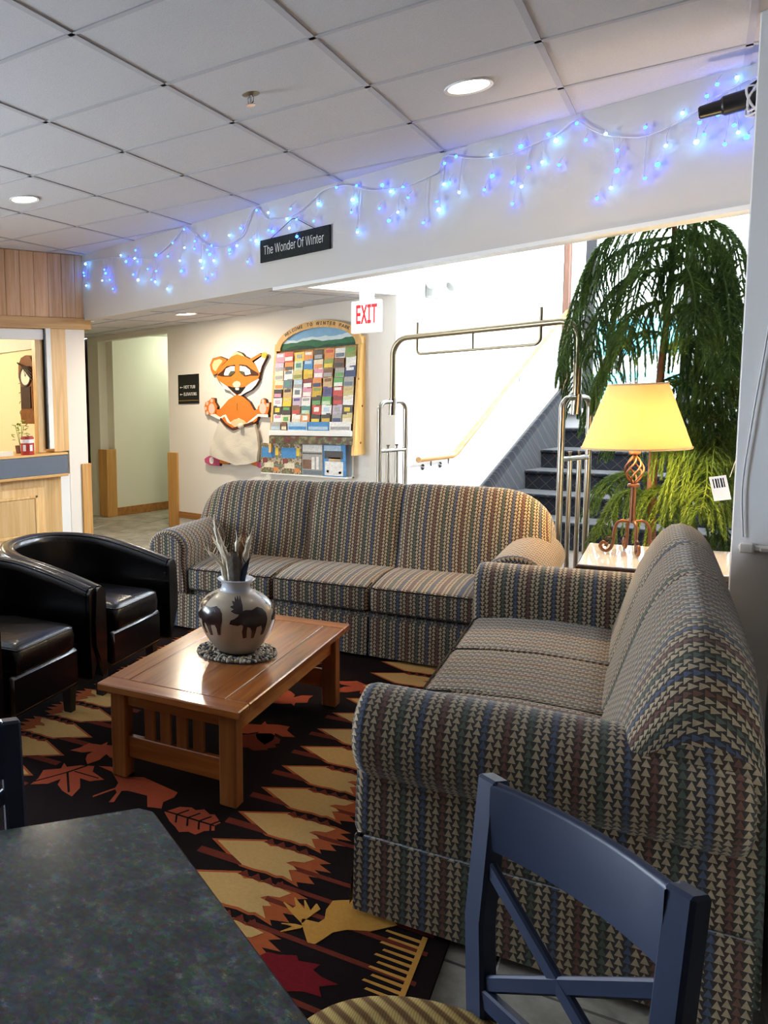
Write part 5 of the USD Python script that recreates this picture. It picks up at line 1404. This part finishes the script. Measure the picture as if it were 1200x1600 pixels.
def make_cafe(label, loc, rz):
    """Local: faces -y (towards the table), origin on the floor under the middle of its seat."""
    t = thing('cafe_chair', label, 'chair', loc, rz, group=None)
    pw, py = .135, .20
    obj('seat_cushion', moved(lathe([(0, .45), (.185, .45), (.20, .46), (.203, .477), (.19, .493), (.15, .501), (0, .504)], 40), 0, .03, 0), 'ribbed_seat', t, smooth=50)
    obj('seat_ring', moved(lathe([(.165, .42), (.192, .42), (.192, .451), (.165, .451), (.165, .42)], 36), 0, .02, 0), 'chair_blue', t, smooth=40)
    top = .825
    for s in (-1, 1):
        p = [(s * (pw - .04), py + .02, .0), (s * (pw - .022), py - .012, .44), (s * pw, py + .0, .62), (s * pw, py + .018, top)]
        m = []
        for a, b in zip(p, p[1:]):
            a, b = np.array(a), np.array(b); e_ = (b - a) / np.linalg.norm(b - a) * .007
            a, b = (a - e_ if a[2] > .1 else a), (b + e_ if b[2] < .8 else b)
            m.append(bar(a, b, .034, .028, up=(0, 1, 0), bevel=.004))
        obj('back_post', cat_(*m), 'chair_blue', t)
        obj('front_leg', bar((s * .14, -.14, 0), (s * .12, -.12, .42), .03, .03, up=(0, 1, 0), bevel=.004), 'chair_blue', t)
    rows = []
    xs_ = np.linspace(-pw + .012, pw - .012, 11)
    P = [[(x, py + .004 + .022 * (1 - (x / pw) ** 2) + dy, z) for dy, z in ((-.009, top - .095), (-.007, top - .006), (.004, top), (.013, top - .006), (.009, top - .095), (-.009, top - .095))] for x in xs_]
    obj('top_rail', fix(grid(P, np.zeros((11, 6, 2)))), 'chair_blue', t)
    for s in (-1, 1):
        obj('cross_slat', bar((s * (pw - .01), py + .004, top - .12), (-s * (pw - .01), py - .008, .53), .022, .012, up=(0, 1, 0), bevel=.003), 'chair_blue', t)
        obj('side_stretcher', bar((s * .135, -.13, .2), (s * .135, py - .006, .2), .018, .018, bevel=.003), 'chair_blue', t)
    obj('lower_rail', bar((-pw, py - .01, .52), (pw, py - .01, .52), .016, .03, bevel=.003), 'chair_blue', t)
    return t


ga = math.atan2(g1[1], g1[0])
c0 = GT + g1 * .36 - g2 * .205
cafe = make_cafe('blue wooden cafe chair with ribbed tan seat at the near right', (c0[0], c0[1], 0), ga)
c1 = GT + g2 * .32 - g1 * (-.05)
copy_of(cafe, (c1[0], c1[1], .012), ga + math.pi / 2, 'blue wooden cafe chair cut off by the left edge behind the granite table')

# ------------------------------------------------------------------ luggage cart
cart = thing('luggage_cart', 'chrome birdcage luggage cart standing behind the striped sofa', 'luggage cart', (-2.63, 4.935, 0), math.atan2(-.17, 1.22))
hl = .61
for s in (-1, 1):
    x = s * hl
    hw_ = .115
    pass
    y0 = .125
    pts = [(x, -y0, .18), (x, -y0, 1.23)] + [(x, -y0 + .06 - .06 * math.cos(a), 1.23 + .06 * math.sin(a)) for a in np.linspace(0, math.pi / 2, 8)][1:] + [(x, y0 - .06 + .06 * math.sin(a), 1.23 + .06 * math.cos(a)) for a in np.linspace(0, math.pi / 2, 8)] + [(x, y0, .18)]
    obj('end_hoop', tube(pts, .0155, 12), 'brushed_steel', cart, smooth=50)
    obj('cross_bar', tube([(x, -y0, .96), (x, y0, .96)], .014, 10), 'brushed_steel', cart, smooth=40)
    for y in (-.042, .042):
        obj('upright_rod', tube([(x, y, .18), (x, y, .96)], .012, 10), 'brushed_steel', cart, smooth=40)
        obj('finial', tube([(x, y, .96), (x, y, .985), (x, y, 1.0)], [.006, .006, .012], 8), 'brushed_steel', cart, smooth=40)
rail = [(-hl, 0, 1.23), (-hl, 0, 1.60)] + [(-hl + .11 - .11 * math.cos(a), 0, 1.60 + .11 * math.sin(a)) for a in np.linspace(0, math.pi / 2, 10)][1:] + [(hl - .11 + .11 * math.sin(a), 0, 1.60 + .11 * math.cos(a)) for a in np.linspace(0, math.pi / 2, 10)] + [(hl, 0, 1.23)]
obj('top_rail', tube(rail, .019, 14), 'brass_trim', cart, smooth=50)
for s in (-1, 1):
    obj('rail_socket', tube([(s * hl, 0, 1.20), (s * hl, 0, 1.31)], [.026, .024], 12), 'chrome', cart, smooth=40)
hang = [(-.42, 0, 1.80), (-.42, 0, 1.625)] + [(-.42 + .03 - .03 * math.cos(a), 0, 1.625 - .03 * math.sin(a)) for a in np.linspace(0, math.pi / 2, 6)][1:] + [(.40 - .04 + .04 * math.sin(a), 0, 1.635 - .04 * math.cos(a)) for a in np.linspace(0, math.pi / 2, 6)] + [(.40, 0, 1.80)]
obj('hanging_bar', tube(hang, .0085, 10), 'brass_trim', cart, smooth=50)
obj('bar_hanger', tube([(-.02, 0, 1.71), (-.02, 0, 1.60)], .005, 8), 'brass_trim', cart, smooth=40)
obj('deck', box(-.66, .66, -.29, .29, .17, .205, .012), 'rug_rust', cart)
obj('bumper', tube([(a * .66, b * .29, .18) for a, b in ((-1, -1), (1, -1), (1, 1), (-1, 1))], .022, 10, closed=True), 'near_black', cart, smooth=40)
for a in (-1, 1):
    for b in (-1, 1):
        w_ = obj('wheel', moved(lathe([(0, -.02), (.07, -.02), (.08, 0), (.07, .02), (0, .02)], 24), a * .55, b * .2, .08, rx=math.pi / 2), 'near_black', cart, smooth=40)
        obj('caster_fork', box(a * .55 - .012, a * .55 + .012, b * .2 - .03, b * .2 + .03, .10, .17, .003), 'chrome', cart)

# ------------------------------------------------------------------ end table and lamp
et = thing('end_table', 'dark end table with a bright reflection coloured white on top, between the two sofas', 'end table', (-1.645, 3.985, 0), math.radians(17.6))
obj('table_top', box(0, .58, 0, .62, .52, .543, .004), 'dark_table_wood', et)
obj('top_sheet', box(.006, .574, .006, .614, .543, .55, .002), 'white_reflection', et)  # white sheet carries the bright reflection on the dark top
obj('apron', box(.03, .55, .03, .59, .44, .52, .003), 'dark_table_wood', et)
for a in (.05, .53):
    for b in (.05, .57):
        obj('leg', box(a - .022, a + .022, b - .022, b + .022, 0, .44, .003), 'dark_table_wood', et)
LX, LY = -1.575, 4.39
lp = thing('table_lamp', 'lit table lamp with parchment cone shade and scrolled iron base', 'lamp', (LX, LY, .55))
obj('shade', lathe([(.214, .505), (.116, .805), (.113, .805), (.211, .505), (.214, .505)], 56), 'shade_parchment', lp, smooth=40)
obj('shade_trim', cat_(lathe([(.215, .503), (.2165, .512), (.213, .512)], 48), lathe([(.117, .798), (.118, .807), (.112, .807)], 48)), 'fox_cream', lp, smooth=40)
obj('spider', cat_(*[tube([(0, 0, .79), (.113 * math.cos(a), .113 * math.sin(a), .798)], .002, 5) for a in (0, 2.09, 4.19)]), 'iron', lp, smooth=40)
obj('stem', tube([(0, 0, .15), (0, 0, .30), (0, 0, .33)], [.013, .011, .011], 12), 'bronze_iron', lp, smooth=40)
obj('stem', tube([(0, 0, .48), (0, 0, .60)], .014, 12), 'bronze_iron', lp, smooth=40)
obj('collar', lathe([(0, .32), (.022, .32), (.025, .328), (.022, .336), (0, .336)], 20), 'bronze_iron', lp, smooth=40)
obj('collar', lathe([(0, .475), (.022, .475), (.024, .485), (.018, .505), (0, .505)], 20), 'bronze_iron', lp, smooth=40)
for k in range(6):
    a0 = k * math.pi / 3
    obj('twisted_rod', tube([(.005 * math.cos(a0) + .036 * math.sin(math.pi * u) * math.cos(a0 + 3.0 * u), .005 * math.sin(a0) + .036 * math.sin(math.pi * u) * math.sin(a0 + 3.0 * u), .335 + .145 * u) for u in np.linspace(0, 1, 18)], .0042, 7), 'bronze_iron', lp, smooth=50)
sa = math.atan2(rt[1], rt[0])
for k, ang in enumerate((sa - .35, sa + 1.2)):
    ca, sn = math.cos(ang), math.sin(ang)
    for s in (-1, 1):
        leg = [(s * .012, .155), (s * .045, .158), (s * .066, .135), (s * .072, .10), (s * .074, .06), (s * .082, .028), (s * .10, .012), (s * .118, .02), (s * .126, .040), (s * .114, .056), (s * .10, .046), (s * .104, .034)]
        obj('scroll_leg', tube([(x * ca, x * sn, z) for x, _, z in spline([(x, 0, z) for x, z in leg], 50)], .0075, 8), 'bronze_iron', lp, smooth=50)
        cur = [(s * .074, .07), (s * .09, .078), (s * .104, .07), (s * .10, .058), (s * .092, .062)]
        obj('scroll_curl', tube([(x * ca, x * sn, z) for x, _, z in spline([(x, 0, z) for x, z in cur], 24)], .0055, 7), 'iron', lp, smooth=50)
obj('bulb', moved(trimesh.creation.icosphere(2, .03), 0, 0, .565), 'lamp_disc', lp, smooth=True)
point_light(lp + '/bulb_light', (0, 0, .565), .045, 330.0, (1.0, .72, .38))

# ------------------------------------------------------------------ hanging evergreen plant
pl = thing('evergreen_plant', 'tall drooping indoor evergreen in front of the stairwell window', 'plant', (-1.685, 4.95, 0))
PB = np.array([-1.685, 4.95, 0])
obj('pot', lathe([(0, 0), (.13, 0), (.17, .28), (.185, .30), (.18, .33), (.16, .33), (.155, .29), (0, .29)], 32), 'pot_clay', pl, smooth=40)
obj('soil', lathe([(0, .295), (.15, .29), (.15, .285), (0, .28)], 24), 'soil', pl)
TR = [(-1.685, 4.95, .28), (-1.692, 4.95, .749), (-1.692, 4.95, 1.051), (-1.673, 4.95, 1.479), (-1.652, 4.95, 1.861), (-1.645, 4.95, 2.19)]
obj('trunk', tube(spline(np.array(TR) - PB, 40), np.linspace(.026, .010, 40), 12), 'bark', pl, smooth=40)
BR = [[(-1.644, 4.95, 2.136), (-1.783, 4.91, 2.16), (-1.911, 4.87, 2.116), (-2.01, 4.83, 1.938), (-2.046, 4.79, 1.639), (-2.079, 4.75, 1.402)],
      [(-1.65, 4.95, 2.081), (-1.837, 4.99, 2.086), (-1.999, 5.03, 1.983), (-2.087, 5.07, 1.754), (-2.127, 5.11, 1.472), (-2.176, 5.15, 1.217)],
      [(-1.655, 4.95, 1.925), (-1.766, 4.888, 1.922), (-1.855, 4.825, 1.85), (-1.899, 4.763, 1.69), (-1.897, 4.7, 1.493)],
      [(-1.665, 4.95, 1.767), (-1.745, 4.925, 1.76), (-1.834, 4.9, 1.687), (-1.906, 4.875, 1.494), (-1.95, 4.85, 1.276)],
      [(-1.664, 4.95, 1.607), (-1.804, 5.025, 1.621), (-1.947, 5.1, 1.497), (-2.034, 5.175, 1.323), (-2.091, 5.25, 1.176)],
      [(-1.645, 4.95, 2.158), (-1.515, 4.912, 2.144), (-1.401, 4.875, 2.044), (-1.334, 4.838, 1.84), (-1.302, 4.8, 1.63)],
      [(-1.643, 4.95, 2.111), (-1.526, 4.875, 2.067), (-1.41, 4.8, 1.907), (-1.341, 4.725, 1.632), (-1.308, 4.65, 1.368)],
      [(-1.648, 4.95, 1.892), (-1.539, 4.9, 1.873), (-1.429, 4.85, 1.735), (-1.381, 4.8, 1.519), (-1.359, 4.75, 1.339)],
      [(-1.655, 4.95, 1.734), (-1.587, 5.033, 1.73), (-1.527, 5.117, 1.598), (-1.517, 5.2, 1.404)],
      [(-1.656, 4.95, 1.542), (-1.555, 4.912, 1.549), (-1.449, 4.875, 1.433), (-1.378, 4.838, 1.217), (-1.36, 4.8, 1.036)],
      [(-1.667, 4.95, 1.348), (-1.553, 4.887, 1.36), (-1.452, 4.825, 1.28), (-1.387, 4.763, 1.068), (-1.372, 4.7, .859)],
      [(-1.676, 4.95, 1.217), (-1.578, 4.987, 1.215), (-1.481, 5.025, 1.148), (-1.417, 5.062, .922), (-1.444, 5.1, .688)],
      [(-1.684, 4.95, 1.052), (-1.563, 4.875, 1.058), (-1.473, 4.8, 1.033), (-1.47, 4.725, .913), (-1.466, 4.65, .78)],
      [(-1.691, 4.95, 1.018), (-1.532, 4.862, 1.059), (-1.427, 4.775, 1.035), (-1.382, 4.688, .89), (-1.374, 4.6, .747)],
      [(-1.692, 4.95, .749), (-1.743, 4.9, .801), (-1.812, 4.85, .767), (-1.848, 4.8, .649), (-1.856, 4.75, .551)],
      [(-1.694, 4.95, .783), (-1.633, 4.867, .821), (-1.571, 4.783, .791), (-1.53, 4.7, .659)],
      [(-1.698, 4.95, .681), (-1.581, 4.962, .806), (-1.477, 4.975, .796), (-1.396, 4.987, .64), (-1.421, 5.0, .538)],
      [(-1.654, 4.95, 2.051), (-1.696, 4.838, 2.018), (-1.707, 4.725, 1.888), (-1.7, 4.612, 1.696), (-1.68, 4.5, 1.539)],
      [(-1.652, 4.95, 1.987), (-1.548, 4.8, 1.929), (-1.456, 4.65, 1.759), (-1.401, 4.5, 1.546)],
      [(-1.676, 4.95, 1.217), (-1.803, 5.067, 1.215), (-1.889, 5.183, 1.159), (-1.959, 5.3, 1.027)],
      [(-1.692, 4.95, .884), (-1.845, 5.05, .875), (-1.943, 5.15, .838), (-2.01, 5.25, .733)]]
LAMPLIT = {3, 12, 13, 15}  # fronds that get the lamp glow in their colour


def needles(path, length, width, r, density=1.0):
    """A drooping branchlet: a thin stem with flat needles all round."""
    V, F = [], []
    k = max(6, int(len(path) * 2.0 * density))
    for u in np.linspace(.02, 1, k):
        i = min(int(u * (len(path) - 1)), len(path) - 2); f_ = u * (len(path) - 1) - i
        p = path[i] * (1 - f_) + path[i + 1] * f_
        d = path[i + 1] - path[i]; a, b, d = frame_of(d)
        for q in range(3):
            an = r.uniform(0, 6.283); o_ = a * math.cos(an) + b * math.sin(an)
            w_ = np.cross(o_, d) * width
            tip = p + o_ * length * (1.05 - .45 * u) * r.uniform(.7, 1.1) + d * length * .9
            n0 = len(V); V += [p - w_, p + w_, tip]; F.append([n0, n0 + 1, n0 + 2])
    return np.array(V), np.array(F)


def branch(ctrl, seed):
    r = random.Random(seed)
    main = spline(np.array(ctrl) - PB, 36)
    total = np.linalg.norm(np.diff(main, axis=0), axis=1).sum()
    stems = [tube(main, np.linspace(.006, .0022, 36), 6)]
    V, F, k = [], [], 0
    n_b = int(total / .016)
    for j in range(n_b):
        u = (j + .8) / n_b; i = min(int(u * 35), 34)
        p = main[i]; d = main[i + 1] - main[i]; d /= np.linalg.norm(d)
        s_ = np.cross(d, [0, 0, 1.0]); s_ = s_ / (np.linalg.norm(s_) + 1e-9)
        side_ = 1 if j % 2 else -1
        L = (.09 + .24 * math.sin(math.pi * min(1, u * .9 + .10)) ** .8) * r.uniform(.75, 1.15)
        out = s_ * side_ * r.uniform(.5, 1.0) + d * .55 + np.array([0, 0, .10])
        q = [p]
        vel = out / np.linalg.norm(out)
        m_ = 9
        for s in range(m_):
            vel = vel + np.array([0, 0, -.30]); vel /= np.linalg.norm(vel); q.append(q[-1] + vel * L / m_)
        q = np.array(q)
        stems.append(tube(q, np.linspace(.0026, .0012, len(q)), 4, caps=False))
        v, f = needles(q, .019, .0026, r, 1.25 + L * 8)
        V.append(v); F.append(f + k); k += len(v)
    v, f = needles(main[6:], .018, .0026, r, 2.2); V.append(v); F.append(f + k)
    return cat_(*stems), (np.vstack(V), np.vstack(F))


for k, c in enumerate(BR):
    s_, nd = branch(c, 100 + k)
    m_ = 'needle_lamplit' if k in LAMPLIT else 'needle_dark'
    bp = obj('branch', s_, m_, pl, smooth=40)
    obj('needles', nd, m_, bp, kind='stuff')
# a few more at other bearings so that the crown is full from every side
rr = random.Random(21)
for k in range(7):
    z = .95 + 1.15 * (k + .5) / 7; a = -.9 + 1.8 * ((k * .618) % 1)
    R = .20 + .22 * math.sin(math.pi * (z - .6) / 1.7)
    x0 = np.interp(z, [.28, 1.05, 2.19], [-1.685, -1.692, -1.645])
    dx, dy = math.cos(a) * R * .8, abs(math.sin(a)) * R * 1.1
    c = [(x0, 4.95, z), (x0 + dx * .45, 4.95 + dy * .45, z + .05), (x0 + dx * .85, 4.95 + dy * .85, z - .05), (x0 + dx * 1.05, 4.95 + dy * 1.05, z - .30)]
    s_, nd = branch(c, 300 + k)
    bp = obj('branch', s_, 'needle_dark', pl, smooth=40); obj('needles', nd, 'needle_dark', bp, kind='stuff')
tg = thing('plant_tag', 'white paper tag with dark bars hanging in the evergreen plant', 'tag', (-1.21, 4.3, .845))
obj('card', moved(box(-.03, .03, -.001, .001, 0, .105, .0005), ry=-.22), 'tag_white', tg)
for k in range(5):
    obj('printed_bar', moved(box(-.02 + k * .009, -.016 + k * .009 + .002 * (k % 2), -.0016, -.0008, .055, .095), ry=-.22), 'tag_bar', tg)
obj('string', tube([(.02, 0, .10), (.03, .05, .2), (-.02, .25, .3)], .0012, 4), 'cord_white', tg)

# unseen lamp, placed to light the hallway behind the opening
point_light('/World/hallway_lamp', (-6.9, 7.0, 2.05), .08, 42.0, (.92, 1.0, .85))
